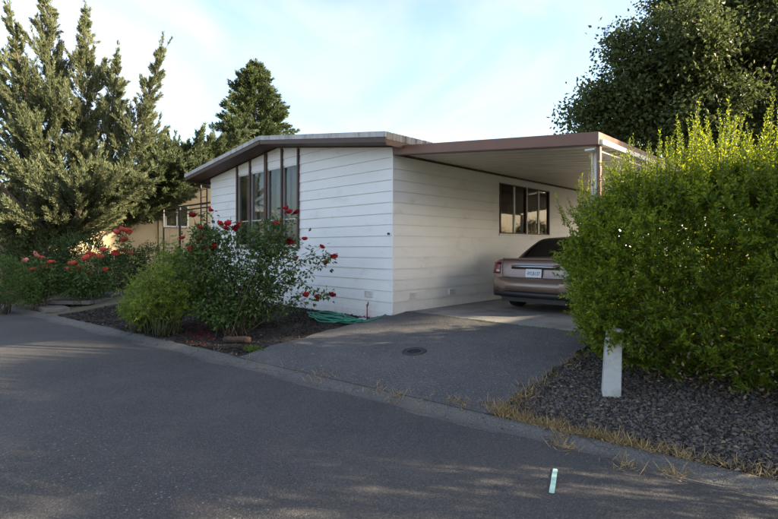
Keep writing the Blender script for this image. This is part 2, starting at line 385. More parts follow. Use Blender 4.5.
def rocks(name, n, m, pos, size, flat=.7):
    """many low-poly stones in one mesh"""
    bmq = bmesh.new(); bmesh.ops.create_icosphere(bmq, subdivisions=1, radius=1)
    bv = np.array([v.co[:] for v in bmq.verts]); bf = np.array([[v.index for v in f.verts] for f in bmq.faces]); bmq.free()
    V = np.repeat(bv[None], n, 0) * rng.uniform(.72, 1.2, (n, len(bv), 1)) * np.array([1, 1, flat]) * rng.uniform(.6, 1.3, (n, 1, 3))
    A = rng.normal(size=(n, 3, 3)); Q, _ = np.linalg.qr(A * .0 + np.eye(3) + .55 * A)
    V = np.einsum('nij,nvj->nvi', Q, V) * np.asarray(size).reshape(-1, 1, 1) + pos[:, None, :]
    T = (bf[None] + (np.arange(n) * len(bv))[:, None, None]).reshape(-1, 3)
    return npmesh(name, V.reshape(-1, 3), T, m)
def scatter(n, x0, x1, y0, y1, keep, zoff=0.):
    o = []
    while len(o) < n:
        x = random.uniform(x0, x1); y = random.uniform(y0, y1)
        if keep(x, y): o.append((x, y, ground(x, y) + zoff))
    return np.array(o)
gk = lambda x, y: y > edge(x) + .44 and x > DR + .07 + .03 * math.sin(y * 9)
gp = scatter(38000, 3.66, 6.9, -2.5, .3, gk)
tag(rocks('gravel', len(gp), M['gstone'], gp, np.clip(rng.lognormal(-4.75, .5, len(gp)), .004, .034) ), 'dark grey lava gravel spread under the tall hedge', 'gravel', kind='stuff')
bk = lambda x, y: y > edge(x) + .40 and x < DL - .07 and y < -.02
cp = scatter(22000, -7.4, -.2, -4.0, -.02, bk, .004)
D = rng.normal(size=(len(cp), 3)); D[:, 2] *= .35
tag(leaves('bark_mulch', M['chip'], None, cp, D, rng.uniform(.02, .07, len(cp)), rng.uniform(.01, .03, len(cp)), up=np.array([0, 0, 1.])), 'black bark mulch covering the bed below the front wall', 'mulch', kind='stuff')
# leaf litter on gravel, gutter and bed
lp = np.concatenate([scatter(1900, 3.7, 7, -2.6, -.4, lambda x, y: y > edge(x) + .3, .012), scatter(220, -7, -.3, -3.9, -.2, bk, .02),
                     scatter(150, -8, 6.5, -4.2, -2.2, lambda x, y: edge(x) + .05 < y < edge(x) + .36, .006), scatter(50, 0, 3.5, -2.7, .2, lambda x, y: y > edge(x) + .4, .028)])
D = rng.normal(size=lp.shape); D[:, 2] *= .25
tag(leaves('fallen_leaves', M['litter'], None, lp, D, rng.uniform(.02, .06, len(lp)), rng.uniform(.012, .03, len(lp)), up=np.array([0, 0, 1.2])), 'scattered dry brown leaves along gutter and beds', 'leaves', kind='stuff')
# dry grass fringe
def fringe():
    pts = []
    def put(x, y, k, s): 
        for _ in range(k): pts.append((x + random.gauss(0, s), y + random.gauss(0, s)))
    x = 2.9
    while x < 7.5:
        dens = .55 + .45 * math.sin(x * 3.1) * math.sin(x * 1.3 + 1)
        if x > 3.6 or random.random() < .35: put(x, edge(x) + .40 + random.gauss(0, .03), int(52 * max(.2, dens)), .045)
        x += .03
    for yy in [-2.3 + .05 * i for i in range(40)]:
        if random.random() < .6: put(3.68 + random.gauss(0, .02), yy, random.randint(4, 22), .03)
    for q in ((3.72, -2.25, 60), (3.7, -2.05, 70), (3.68, -1.8, 35), (3.66, -1.55, 20), (3.9, -2.28, 90), (4.15, -2.3, 90), (4.3, -2.42, 70), (4.45, -2.62, 60), (5.2, -2.55, 60), (4.9, -2.65, 45), (2.6, -2.62, 60), (2.3, -2.62, 30), (1.4, -2.75, 30)): put(q[0], q[1], q[2], .06)
    x = -1
    while x < 3.4:
        if random.random() < .25: put(x, edge(x) + .34, random.randint(2, 9), .02)
        x += .06
    P = np.array([(a, c, ground(a, c) + .004) for a, c in pts]); n = len(P)
    D = rng.normal(0, .6, (n, 3)); D[:, 2] = rng.uniform(.1, 1.1, n)
    return leaves('dry_grass', M['straw'], None, P, D, rng.uniform(.05, .16, n) * rng.uniform(.35, 1, n), rng.uniform(.003, .008, n), fold=.05)
tag(fringe(), 'straw coloured dry grass fringe between gutter and gravel', 'dry grass', kind='stuff')
n = 260; c0 = pix(254, 349, .08); P = np.stack([c0.x + rng.normal(0, .10, n), c0.y + rng.normal(0, .05, n), np.full(n, .05)], 1); D = rng.normal(0, .6, (n, 3)); D[:, 2] = 1
tag(leaves('weed_tuft', M['weed'], None, P, D, rng.uniform(.05, .11, n), rng.uniform(.006, .014, n)), 'small bright green weed tuft at the bed corner by the driveway', 'weeds', kind='stuff')
# concrete path to the porch on the left, slab by slab
path = [pix(38, 306, .14), pix(66, 303, .17), pix(92, 298, .2), pix(116, 292, .23), pix(140, 286.5, .26), pix(158, 282, .28)]
pr = thing('garden_path', 'pale concrete slab path leading past the roses to the porch', 'path', path[0]); pr['kind'] = 'structure'
del pr['category']; del pr['label']
for i in range(len(path) - 1):
    a, c = path[i], path[i+1]; dv = (c - a); dv.z = 0; L = dv.length; dv.normalize(); nv = Vector((-dv.y, dv.x, 0)) * .62
    zz = max(ground(a.x, a.y), ground(c.x, c.y)) + .03
    q = [a + dv * .02 - nv, c - dv * .02 - nv, c - dv * .02 + nv, a + dv * .02 + nv]
    bb = MB(); bb.prism([(p.x, p.y) for p in q], lambda p, d: Vector((p[0] - path[0].x, p[1] - path[0].y, d - path[0].z)), zz - .09, zz)
    bb.build('slab', M['path'], pr, bevel=.008)

# ------------------------------------------------------------------ house
HL, HW = 13.0, 7.13            # length, width
RX, RZ = -3.75, 3.95           # ridge
SR, SL = .139, .115            # pitches
def wallz(x): return RZ - (SR * (x - RX) if x > RX else SL * (RX - x))
house = thing('mobile_home', 'white lap-sided mobile home with low brown-trimmed gable roof', 'house', (0, 0, 0))
b = MB()
b.prism([(-HW, .05), (0, .05), (0, wallz(0)), (RX, RZ), (-HW, wallz(-HW))], lambda p, d: Vector((p[0], d, p[1])), .02, HL)
core = None
# wall core is left hollow behind the windows: four thin walls instead of a solid block
def wallslab(name, polys, fn, d0, d1):
    bb = MB()
    for p in polys: bb.prism(p, fn, d0, d1)
    return bb.build(name, M['trimwhite'], house)
ZB = .2
WX = [-5.6, -4.95, -4.22, -3.53, -2.885]; WZ0, WZ1 = 1.67, 3.45
SY0, SY1, SZ0, SZ1 = 3.59, 6.05, 1.94, 3.12
wallslab('front_wall', [[(-HW, ZB), (WX[0], ZB), (WX[0], wallz(WX[0])), (-HW, wallz(-HW))], [(WX[4], ZB), (-.002, ZB), (-.002, wallz(0)), (WX[4], wallz(WX[4]))],
    [(WX[0], ZB), (WX[4], ZB), (WX[4], WZ0), (WX[0], WZ0)], [(WX[0], WZ1), (WX[4], WZ1), (WX[4], wallz(WX[4])), (RX, RZ), (WX[0], wallz(WX[0]))]], lambda p, d: Vector((p[0], d, p[1])), .0, .10)
zt = wallz(0) - .03
wallslab('side_wall', [[(.1, ZB), (SY0, ZB), (SY0, zt), (.1, zt)], [(SY1, ZB), (HL, ZB), (HL, zt), (SY1, zt)], [(SY0, ZB), (SY1, ZB), (SY1, SZ0), (SY0, SZ0)], [(SY0, SZ1), (SY1, SZ1), (SY1, zt), (SY0, zt)]],
    lambda p, d: Vector((d, p[0], p[1])), -.10, -.003)
wallslab('side_wall', [[(.1, ZB), (HL, ZB), (HL, wallz(-HW) - .02), (.1, wallz(-HW) - .02)]], lambda p, d: Vector((d, p[0], p[1])), -HW, -HW + .1)
wallslab('back_wall', [[(-HW + .1, ZB), (-.1, ZB), (-.1, wallz(-.1) - .02), (RX, RZ - .02), (-HW + .1, wallz(-HW) - .02)]], lambda p, d: Vector((p[0], d, p[1])), HL - .1, HL)
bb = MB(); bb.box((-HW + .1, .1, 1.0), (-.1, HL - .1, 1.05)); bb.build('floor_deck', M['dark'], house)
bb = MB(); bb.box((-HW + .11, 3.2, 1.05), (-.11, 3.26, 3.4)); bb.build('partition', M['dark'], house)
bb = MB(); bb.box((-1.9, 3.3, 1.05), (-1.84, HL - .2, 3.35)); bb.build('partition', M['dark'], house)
# siding boards
CH = .2032
def clip(poly, a, b_, c):     # keep a*x+b*z<=c
    o = []
    for i in range(len(poly)):
        p, q = poly[i], poly[(i + 1) % len(poly)]; fp = a * p[0] + b_ * p[1] - c; fq = a * q[0] + b_ * q[1] - c
        if fp <= 0: o.append(p)
        if (fp < 0 < fq) or (fq < 0 < fp):
            t = fp / (fp - fq); o.append((p[0] + (q[0] - p[0]) * t, p[1] + (q[1] - p[1]) * t))
    return o
def board(poly, z0, fn):
    if len(poly) < 3: return
    if max(p[0] for p in poly) - min(p[0] for p in poly) < .03 or max(p[1] for p in poly) - min(p[1] for p in poly) < .012: return
    n = len(poly); o = random.uniform(-.0008, .0008); tl = random.uniform(-.0012, .0012)
    xm = sum(p[0] for p in poly) / n
    fr = [fn(p, .005 + o + tl * (p[0] - xm) + .014 * (z0 + CH - p[1]) / CH) for p in poly]; bk_ = [fn(p, .0015) for p in poly]
    q = MB(); q.add(fr + bk_, [tuple(range(n)), tuple(range(2 * n - 1, n - 1, -1))] + [(i, n + i, n + (i + 1) % n, (i + 1) % n) for i in range(n)])
    bmq = q.build('siding_board', M['white'], house)
    me = bmq.data; bq = bmesh.new(); bq.from_mesh(me); bmesh.ops.recalc_face_normals(bq, faces=bq.faces); bq.to_mesh(me); bq.free()
ffn = lambda p, d: Vector((p[0], -d, p[1])); sfn = lambda p, d: Vector((d, p[0], p[1]))
HB = .055 / 2
def rect(x0, x1, z0, z1): return [(x0, z0), (x1, z0), (x1, z1), (x0, z1)]
def gable(poly):
    poly = clip(poly, SR, 1, RZ + SR * RX - .012)
    return clip(poly, -SL, 1, RZ - SL * RX - .012)
Z0 = .405
for k in range(18):
    z0 = Z0 + k * CH; z1 = z0 + CH - .003
    spans = []
    cuts_l = [-HW, WX[0] - HB]; cuts_r = [WX[4] + HB, -.012]
    if z1 <= WZ0 - .06 + CH and z0 < WZ0 - .03:
        jx = random.choice([-4.9, -3.4, -2.2, -5.6]); top = min(z1, WZ0 - .045)
        for a, c in ((-HW, jx - .001), (jx + .001, -.012)):
            if top > z0 + .01: board(gable(rect(a, c, z0, top)), z0, ffn)
        if z1 > WZ0 - .045:
            pass
    if z1 > WZ0 - .045:
        lo = max(z0, WZ0 - .042) if z0 < WZ0 - .03 else z0
        for a, c in ((cuts_l[0], cuts_l[1]), (cuts_r[0], cuts_r[1])):
            board(gable(rect(a, c, lo, z1)), z0, ffn)
        lo = max(z0, WZ1 + .045)
        if z1 > lo + .01:
            for i in range(4):
                board(gable(rect(WX[i] + (HB if i != 2 else .05), WX[i+1] - (HB if i != 1 else .05), lo, z1)), z0, ffn)
    # side wall
    top = 3.40
    if z0 >= top: continue
    zz1 = min(z1, top)
    js = [0.012, random.uniform(2.2, 3.4), random.uniform(6.3, 8.5), HL]
    if z0 < SZ1 + .03 and zz1 > SZ0 - .03:
        for a, c in ((.012, SY0 - .03), (SY1 + .03, HL)): board(rect(a, c, z0, zz1), z0, sfn)
        if z0 < SZ0 - .03: board(rect(SY0 - .028, SY1 + .028, z0, SZ0 - .03), z0, sfn)
        if zz1 > SZ1 + .03: board(rect(SY0 - .028, SY1 + .028, SZ1 + .03, zz1), z0, sfn)
    else:
        for a, c in zip(js[:-1], js[1:]): board(rect(a + .001, c - .001, z0, zz1), z0, sfn)
bb = MB(); bb.box((-.014, -.022, .40), (.022, .014, wallz(0) - .05)); bb.build('corner_trim', M['white'], house, bevel=.003)
bb = MB(); bb.box((-HW + .002, -.018, .25), (-.014, -.0016, .403)); bb.build('skirting_board', M['white'], house)
bb = MB(); bb.box((.0016, .012, .30), (.015, HL, .403)); bb.build('skirting_board', M['white'], house)
# battens and front windows
for i, x in enumerate(WX):
    hw_ = .05 if i == 2 else .0275
    bb = MB(); bb.prism([(x - hw_, WZ0 - .05), (x + hw_, WZ0 - .05), (x + hw_, wallz(x + hw_) - .015), (x - hw_, wallz(x - hw_) - .015)], lambda p, d: Vector((p[0], d, p[1])), -.055, .05)
    bb.build('batten', M['brown'], house, bevel=.003)
def curtain(name, x0, x1, z0, z1, fn, m, parent, amp=.025, per=.09):
    n = int((x1 - x0) / .012); V = []; Fc = []
    for i in range(n + 1):
        x = x0 + (x1 - x0) * i / n; d = amp * math.sin(2 * math.pi * (x - x0) / per + .6 * math.sin(x * 9)) 
        V += [fn((x, z0), d), fn((x, z1), d * .7)]
    bb = MB(); bb.add(V, [(2 * i, 2 * i + 2, 2 * i + 3, 2 * i + 1) for i in range(n)], True); return bb.build(name, m, parent)
wf = lambda p, d: Vector((p[0], d, p[1]))
for i in range(4):
    a = WX[i] + (.05 if i == 2 else .0275) + .001; c = WX[i+1] - (.05 if i + 1 == 2 else .0275) - .001
    fr = MB(); t = .022
    for q in (rect(a, a + t, WZ0 - .02, WZ1 + .042), rect(c - t, c, WZ0 - .02, WZ1 + .042), rect(a + t, c - t, WZ1 + .012, WZ1 + .042), rect(a + t, c - t, WZ0 - .02, WZ0 + .015)): fr.prism(q, wf, -.012, .045)
    win = fr.build('window', M['alu'], house)
    z_r = WZ0 + (.58 if i >= 2 else .6)
    bb = MB(); bb.prism(rect(a + t, c - t, WZ0 + .015, WZ1 + .012), wf, .018, .022); bb.build('pane', M['glass'], win)
    bb = MB(); bb.prism(rect(a + t, c - t, z_r, z_r + .022), wf, -.002, .017); bb.build('rail', M['alu'], win)
    curtain('curtain', a + .02, c - .02 if i != 1 else c - .16, WZ0 + .02, WZ1, lambda p, d: Vector((p[0], .22 + d, p[1])), M['curtain'], win, per=random.uniform(.08, .11))
bb = MB(); bb.prism(rect(WX[0] - .03, WX[4] + .03, WZ0 - .085, WZ0 - .05), wf, -.06, .0); bb.build('window_sill', M['brown'], house)
# side windows (sliders)
for (a, c) in ((SY0, (SY0 + SY1) / 2), ((SY0 + SY1) / 2, SY1)):
    sfr = lambda p, d: Vector((d, p[0], p[1]))
    fr = MB(); t = .032
    for q in (rect(a, a + t, SZ0, SZ1), rect(c - t, c, SZ0, SZ1), rect(a + t, c - t, SZ1 - t, SZ1), rect(a + t, c - t, SZ0, SZ0 + t)): fr.prism(q, sfr, -.03, .028)
    win = fr.build('window', M['brown'], house)
    mid = (a + c) / 2 + .04
    bb = MB(); bb.prism(rect(mid - .03, mid + .03, SZ0 + t, SZ1 - t), sfr, -.012, .02); bb.build('mullion', M['trimwhite'], win)
    for (p0, p1, dd) in ((a + t, mid - .03, .0), (mid + .03, c - t, -.008)):
        bb = MB(); bb.prism(rect(p0, p1, SZ0 + t, SZ1 - t), sfr, dd - .004, dd); bb.build('pane', M['glass'], win)
    curtain('curtain', mid + .03, c - .1, SZ0 + .03, SZ0 + .72, lambda p, d: Vector((-.2 + d, p[0], p[1])), M['drape'], win, amp=.03, per=.16)
    bb = MB(); bb.prism(rect(c - .002, c + .03, SZ0 - .01, SZ1 + .01) if c < SY1 else rect(c, c + .04, SZ0 - .02, SZ1 + .02), sfr, .0, .034); bb.build('jamb_trim', M['trimwhite'], win)
bb = MB(); bb.box((.0, SY0 - .05, SZ0 - .045), (.04, SY1 + .05, SZ0 - .001)); bb.build('window_sill', M['trimwhite'], house, bevel=.004)
bb = MB(); bb.box((.0, SY0 - .04, SZ1 + .001), (.034, SY1 + .04, SZ1 + .03)); bb.build('window_head', M['trimwhite'], house)
# roof: slab, soffit boards, grey edge metal
ROF, EVR, EVL = -.5, .30, -7.74
def roofz(x, off): return wallz(x) + off
roof = MB(); roof.prism([(EVL + .02, roofz(EVL, .06)), (RX, RZ + .06), (EVR - .02, roofz(EVR, .06)), (EVR - .02, roofz(EVR, .19)), (RX, RZ + .195), (EVL + .02, roofz(EVL, .19))], wf, ROF + .045, HL + .4)
roof = roof.build('roof', M['roofing'], house)
for i in range(5):   # overhang boards seen from below
    y0 = ROF + .045 + i * .101; y1 = y0 + .097
    if y0 > -.02: break
    for (xa, xb) in ((EVL + .04, RX), (RX, EVR - .04)):
        bb = MB(); bb.prism([(xa, roofz(xa, .012)), (xb, roofz(xb, .012)), (xb, roofz(xb, .055)), (xa, roofz(xa, .055))], wf, y0, min(y1, -.02)); bb.build('soffit_board', M['soffit'], roof)
for (xa, xb) in ((EVL, RX), (RX, EVR)):
    bb = MB(); bb.prism([(xa, roofz(xa, .105)), (xb, roofz(xb, .105)), (xb, roofz(xb, .20)), (xa, roofz(xa, .20))], wf, ROF, ROF + .03); bb.build('edge_metal', M['greymetal'], roof)
    bb = MB(); bb.prism([(xa + .02, roofz(xa, .014)), (xb, roofz(xb, .014)), (xb, roofz(xb, .10)), (xa + .02, roofz(xa, .10))], wf, ROF + .010, ROF + .043); bb.build('fascia', M['brown'], roof)
for (x0, x1, nm) in ((EVR - .018, EVR, 'eave_metal'), (EVL, EVL + .018, 'eave_metal')):
    bb = MB(); zc = roofz(x0, 0); y = ROF
    while y < HL + .3:      # ribbed edge flashing
        bb.box((x0, y + .032, zc + .07), (x1, y + .155, zc + .197)); bb.box((x0 - .006, y + .156, zc + .075), (x1 - .006, y + .19, zc + .192)); y += .16
    bb.build(nm, M['eavemetal'], roof)
    bb = MB(); bb.box((x0 + .01 if x0 > 0 else x0 + .03, ROF + .03, zc - .03), (x1 - .002 if x0 > 0 else x1 + .03, HL + .3, zc + .066)); bb.build('eave_board', M['brown'], roof)
bb = MB(); bb.prism([(EVL + .05, roofz(EVL, .0)), (-HW, roofz(-HW, .0)), (-HW, roofz(-HW, .03)), (EVL + .05, roofz(EVL, .03))], wf, .0, HL); bb.build('soffit_panel', M['soffit'], roof)
bb = MB(); bb.prism([(.03, roofz(.03, .0)), (EVR - .05, roofz(EVR - .05, .0)), (EVR - .05, roofz(EVR, .03)), (.03, roofz(.03, .03))], wf, -.02, HL); bb.build('soffit_panel', M['soffit'], roof)
# foundation vents
def vent(fn):
    bb = MB(); f = MB()
    for q in (rect(-.11, .11, -.055, -.045), rect(-.11, .11, .045, .055), rect(-.11, -.1, -.045, .045), rect(.1, .11, -.045, .045)): bb.prism(q, fn, .0, .02)
    o = bb.build('foundation_vent', M['trimwhite'], house)
    for i in range(5):
        f = MB(); z = -.04 + i * .018; f.prism(rect(-.1, .1, z, z + .011), fn, .002, .015); f.build('slat', M['trimwhite'], o)
vp = lambda y, z: (lambda p, d: Vector((.012 + d, y + p[0], z + p[1])))
vent(vp(.52, .70)); vent(vp(1.75, .70))
vent(lambda p, d: Vector((-.62 + p[0], -.012 - d, .73 + p[1])))
bb = MB(); c0 = pix(388.5, 235, 1.86); bb.lathe([(.012, 0), (.02, .01), (.02, .04), (.012, .05)], 10, Matrix.Translation((-.07, -.016, 1.86)) @ Matrix.Rotation(R(90), 4, 'X')); bb.build('hose_bib', M['castiron'], house)

# ------------------------------------------------------------------ carport
cp_ = thing('carport', 'flat carport roof with brown fascia on the side of the white home', 'carport', (0, 0, 0))
CW, CL = 3.70, 11.2
CZ = lambda x: 3.45 - .096 * x      # top
bb = MB(); bb.prism([(.035, CZ(.035) - .165), (CW, CZ(CW) - .165), (CW, CZ(CW)), (.035, CZ(.035))], wf, -.03, .0); bb.build('front_fascia', M['fascia'], cp_, bevel=.006)
bb = MB(); bb.prism([(.04, CZ(.04) - .175), (CW - .01, CZ(CW) - .175), (CW - .01, CZ(CW) - .166), (.04, CZ(.04) - .166)], wf, -.02, .05); bb.build('drip_lip', M['brown'], cp_)
bb = MB(); bb.prism([(.03, CZ(.03) - .05), (CW - .03, CZ(CW) - .05), (CW - .03, CZ(CW) - .02), (.03, CZ(.03) - .02)], wf, .002, CL); bb.build('roof_deck', M['roofing'], cp_)
x0 = .045; i = 0
while x0 < CW - .1:      # ceiling pans run across, one after another along the carport
    i += 1; break
y = .003; 
while y < CL - .1:
    y1 = min(y + .298, CL); bb = MB()
    bb.prism([(.04, CZ(.04) - .125), (CW - .03, CZ(CW - .03) - .125), (CW - .03, CZ(CW - .03) - .115), (.04, CZ(.04) - .115)], wf, y, y1 - .012)
    bb.prism([(.04, CZ(.04) - .132), (CW - .03, CZ(CW - .03) - .132), (CW - .03, CZ(CW - .03) - .112), (.04, CZ(.04) - .112)], wf, y1 - .0115, y1 + .0005)
    bb.build('ceiling_panel', M['ceiling'], cp_); y += .2985
bb = MB(); bb.box((.018, .05, CZ(0) - .17), (.045, CL, CZ(0) - .10)); bb.build('ledger', M['brown'], cp_)
zr = CZ(CW)
bb = MB(); bb.box((CW - .028, .002, zr - .09), (CW, CL, zr)); bb.build('side_fascia', M['fascia'], cp_, bevel=.004)
bb = MB(); bb.box((CW - .025, .002, zr - .165), (CW + .045, CL, zr - .094)); bb.build('gutter_trough', M['trimwhite'], cp_, bevel=.012)
for yy in (.16, 3.9, 7.6, 11.0):
    bb = MB()
    for sx in (-.045, .025):
        bb.box((CW - .13 + sx, yy, .42), (CW - .13 + sx + .02, yy + .07, zr - .20))
    bb.box((CW - .153, yy + .027, .42), (CW - .107, yy + .043, zr - .20))
    po = bb.build('post', M['trimwhite'], cp_, bevel=.003)
    bb = MB(); bb.box((CW - .2, yy - .03, .418), (CW - .06, yy + .1, .428)); bb.build('base_plate', M['trimwhite'], po)
bb = MB(); bb.box((CW - .2, .01, zr - .215), (CW - .07, CL, zr - .195)); bb.build('beam', M['trimwhite'], cp_)
bb = MB(); bb.box((CW - .055, .03, .42), (CW - .005, .09, zr - .166)); bb.build('downspout', M['fascia'], cp_, bevel=.006)

# ------------------------------------------------------------------ car
def interp(tab, y):
    for (a, va), (c, vc) in zip(tab[:-1], tab[1:]):
        if y <= c: return va + (vc - va) * (y - a) / (c - a)
    return tab[-1][1]
def carpaint(name, col):
    m, t, bs = mat(name); bs.inputs['Base Color'].default_value = (*col, 1); bs.inputs['Metallic'].default_value = .55; bs.inputs['Roughness'].default_value = .38
    bs.inputs['Coat Weight'].default_value = .8; bs.inputs['Coat Roughness'].default_value = .06
    co = N(t, 'ShaderNodeTexCoord'); nn = N(t, 'ShaderNodeTexNoise'); nn.inputs['Scale'].default_value = 3; nn.inputs['Detail'].default_value = 8; t.links.new(co.outputs['Object'], nn.inputs['Vector'])
    mr = N(t, 'ShaderNodeMapRange'); mr.inputs[3].default_value = .3; mr.inputs[4].default_value = .5; t.links.new(nn.outputs[0], mr.inputs[0]); t.links.new(mr.outputs[0], bs.inputs['Roughness'])
    return m
M['paint'] = carpaint('mauve_car_paint', (.26, .18, .145))
M['trim'] = simple('black_trim', (.012, .012, .013), .45, var=.1)
M['chrome'] = simple('dark_chrome', (.35, .35, .38), .15, metal=1, var=.05)
M['rubber'] = simple('tyre_rubber', (.015, .015, .016), .85, var=.2, bump=.2)
M['rim'] = simple('alloy_rim', (.45, .45, .46), .3, metal=.9, var=.05)
M['plate'] = simple('plate_white', (.72, .73, .76), .4, var=.03)
M['plate_blue'] = simple('plate_blue_ink', (.03, .05, .2), .5)
mt, tt, bt = mat('tail_lens'); bt.inputs['Base Color'].default_value = (.16, .005, .010, 1); bt.inputs['Roughness'].default_value = .08; bt.inputs['Coat Weight'].default_value = .6; M['lens'] = mt
M['clear'] = simple('clear_lens', (.6, .6, .6), .1, metal=.3)
def make_car():
    car = thing('sedan', 'mauve brown sedan parked under the carport, tail facing the road', 'car', (1.86, 1.62, .418))
    HWt = [(0, .58), (.03, .70), (.07, .79), (.12, .845), (.17, .872), (.28, .895), (.5, .91), (1, .918), (2.5, .925), (4, .91), (4.6, .87), (4.85, .78), (4.95, .62), (5.0, .45)]
    ZT = [(0, .565), (.03, .60), (.07, .625), (.115, .64), (.135, .70), (.16, .86), (.185, .93), (.22, .965), (.28, .975), (.5, .955), (.9, .945), (1.4, .945), (2.5, .93), (3.5, .95), (4.2, .88), (4.7, .76), (4.9, .64), (5.0, .5)]
    ZB_ = [(0, .42), (.03, .36), (.08, .30), (.2, .25), (.5, .22), (1, .2), (4, .2), (4.6, .22), (4.9, .28), (5.0, .36)]
    ysn = [0, .015, .03, .05, .07, .095, .115, .125, .135, .148, .16, .172, .185, .2, .22, .25, .28, .36, .5, .7, .9, 1.15, 1.4, 1.8, 2.2, 2.6, 3.0, 3.5, 3.8, 4.1, 4.35, 4.6, 4.75, 4.85, 4.9, 4.95, 5.0]
    V = []; K = 11
    for y_ in ysn:
        hw = interp(HWt, y_); zt_ = interp(ZT, y_); zb = interp(ZB_, y_); cr = .02 if .25 < y_ < 4.6 else .006
        h = zt_ - zb
        half = [(0, zb), (hw * .84, zb), (hw * .95, zb + .07 * min(1, h / .5)), (hw * .985, zb + .35 * h), (hw, zb + .55 * h), (hw * .992, zb + .72 * h), (hw * .975, zb + .86 * h), (hw * .945, zt_ - .045 * h), (hw * .89, zt_ - .008), (hw * .5, zt_ + cr * .8), (0, zt_ + cr)]
        ring = half + [(-x, z) for x, z in half[-2:0:-1]]
        V += [(x, y_, z) for x, z in ring]
    nr = 2 * K - 2; bb = MB()
    Fc = [(i*nr+k, (i+1)*nr+k, (i+1)*nr+(k+1) % nr, i*nr+(k+1) % nr) for i in range(len(ysn) - 1) for k in range(nr)]
    Fc += [tuple(range(nr)), tuple((len(ysn) - 1) * nr + k for k in range(nr - 1, -1, -1))]
    bb.add(V, Fc, True)
    body = bb.build('body', M['paint'], car)
    bq = bmesh.new(); bq.from_mesh(body.data); bmesh.ops.recalc_face_normals(bq, faces=bq.faces); bq.to_mesh(body.data); bq.free()
    # wheel arches are cut out of the body
    cm = MB()
    for yy in (.98, 3.98):
        for s in (-1, 1): cm.lathe([(.36, .60), (.36, 1.1)], 32, Matrix.Translation((0, yy, .33)) @ Matrix.Rotation(R(90) * s, 4, 'Y'), smooth=False)
    cut = bpy.data.objects.new('cutter', cm.mesh('cutter', M['trim'])); C.objects.link(cut); cut.parent = car
    bq = bmesh.new(); bq.from_mesh(cut.data); bmesh.ops.recalc_face_normals(bq, faces=bq.faces); bq.to_mesh(cut.data); bq.free()
    md = body.modifiers.new('arch', 'BOOLEAN'); md.operation = 'DIFFERENCE'; md.object = cut; md.solver = 'EXACT'
    bpy.context.view_layer.update(); dg = bpy.context.evaluated_depsgraph_get()
    me = bpy.data.meshes.new_from_object(body.evaluated_get(dg)); body.modifiers.clear(); body.data = me; me.name = 'body'
    if not me.materials: me.materials.append(M['paint'])
    bpy.data.objects.remove(cut)
    me.set_sharp_from_angle(angle=R(38))
    # greenhouse
    ZR = [(.74, .955), (.95, 1.09), (1.2, 1.225), (1.45, 1.335), (1.62, 1.375), (1.85, 1.395), (2.2, 1.40), (2.5, 1.385), (2.7, 1.33), (3.1, 1.14), (3.5, .965)]
    HT = [(.74, .70), (1.2, .62), (1.6, .57), (2.2, .575), (2.6, .59), (3.1, .66), (3.5, .72)]
    HBt = [(.74, .74), (1.2, .80), (2, .83), (3, .82), (3.5, .79)]
    gy = [.74, .84, .95, 1.08, 1.2, 1.33, 1.45, 1.54, 1.62, 1.73, 1.85, 2.05, 2.2, 2.35, 2.5, 2.6, 2.7, 2.9, 3.1, 3.3, 3.5]
    def gp_(y_, k):      # k: 0 belt .. 1 rail, then roof to centre
        hb, ht, zr_ = interp(HBt, y_), interp(HT, y_), interp(ZR, y_); zb = .935
        if k <= 1: q = hb + (ht - hb) * k; q += .02 * math.sin(k * math.pi); return (q, zb + (zr_ - zb) * k)
        t = k - 1; return (ht * (1 - t), zr_ + .028 * math.sin(min(t, 1) * math.pi / 2))
    ks = [0, .33, .66, .92, 1, 1.12, 1.4, 1.7, 2]
    V = []
    for y_ in gy:
        half = [gp_(y_, k) for k in ks]; ring = half + [(-x, z) for x, z in half[-2::-1]]; V += [(x, y_, z) for x, z in ring]
    nr = 2 * len(ks) - 1; bb = MB()
    bb.add(V, [(i*nr+k, i*nr+k+1, (i+1)*nr+k+1, (i+1)*nr+k) for i in range(len(gy) - 1) for k in range(nr - 1)], True)
    cab = bb.build('cabin', M['paint'], car)
    bq = bmesh.new(); bq.from_mesh(cab.data); bmesh.ops.recalc_face_normals(bq, faces=bq.faces); bq.to_mesh(cab.data); bq.free()
    def glasspatch(name, ylist, klist, mirror=1, off=.006, m='carglass'):
        V = []
        for y_ in ylist:
            for k in klist:
                s = mirror
                if k > 2: k2 = 4 - k; s = -mirror
                else: k2 = k
                x, z = gp_(y_, k2); nx_ = .9 if k2 < 1 else .1; V.append((s * (x + off * nx_), y_ + (-off * .6 if y_ < 1.5 else 0), z + off * (1 if k2 >= 1 else .3)))
        nk = len(klist); g_ = MB(); g_.add(V, [(i*nk+k, i*nk+k+1, (i+1)*nk+k+1, (i+1)*nk+k) for i in range(len(ylist) - 1) for k in range(nk - 1)], True)
        return g_.build(name, M[m], car)
    full = [1.09, 1.3, 1.6, 2.0, 2.4, 2.7, 2.91]
    glasspatch('rear_window', [.79, .84, .95, 1.08, 1.2, 1.33, 1.45, 1.52], full); glasspatch('windscreen', [2.62, 2.7, 2.9, 3.1, 3.3, 3.44], full)
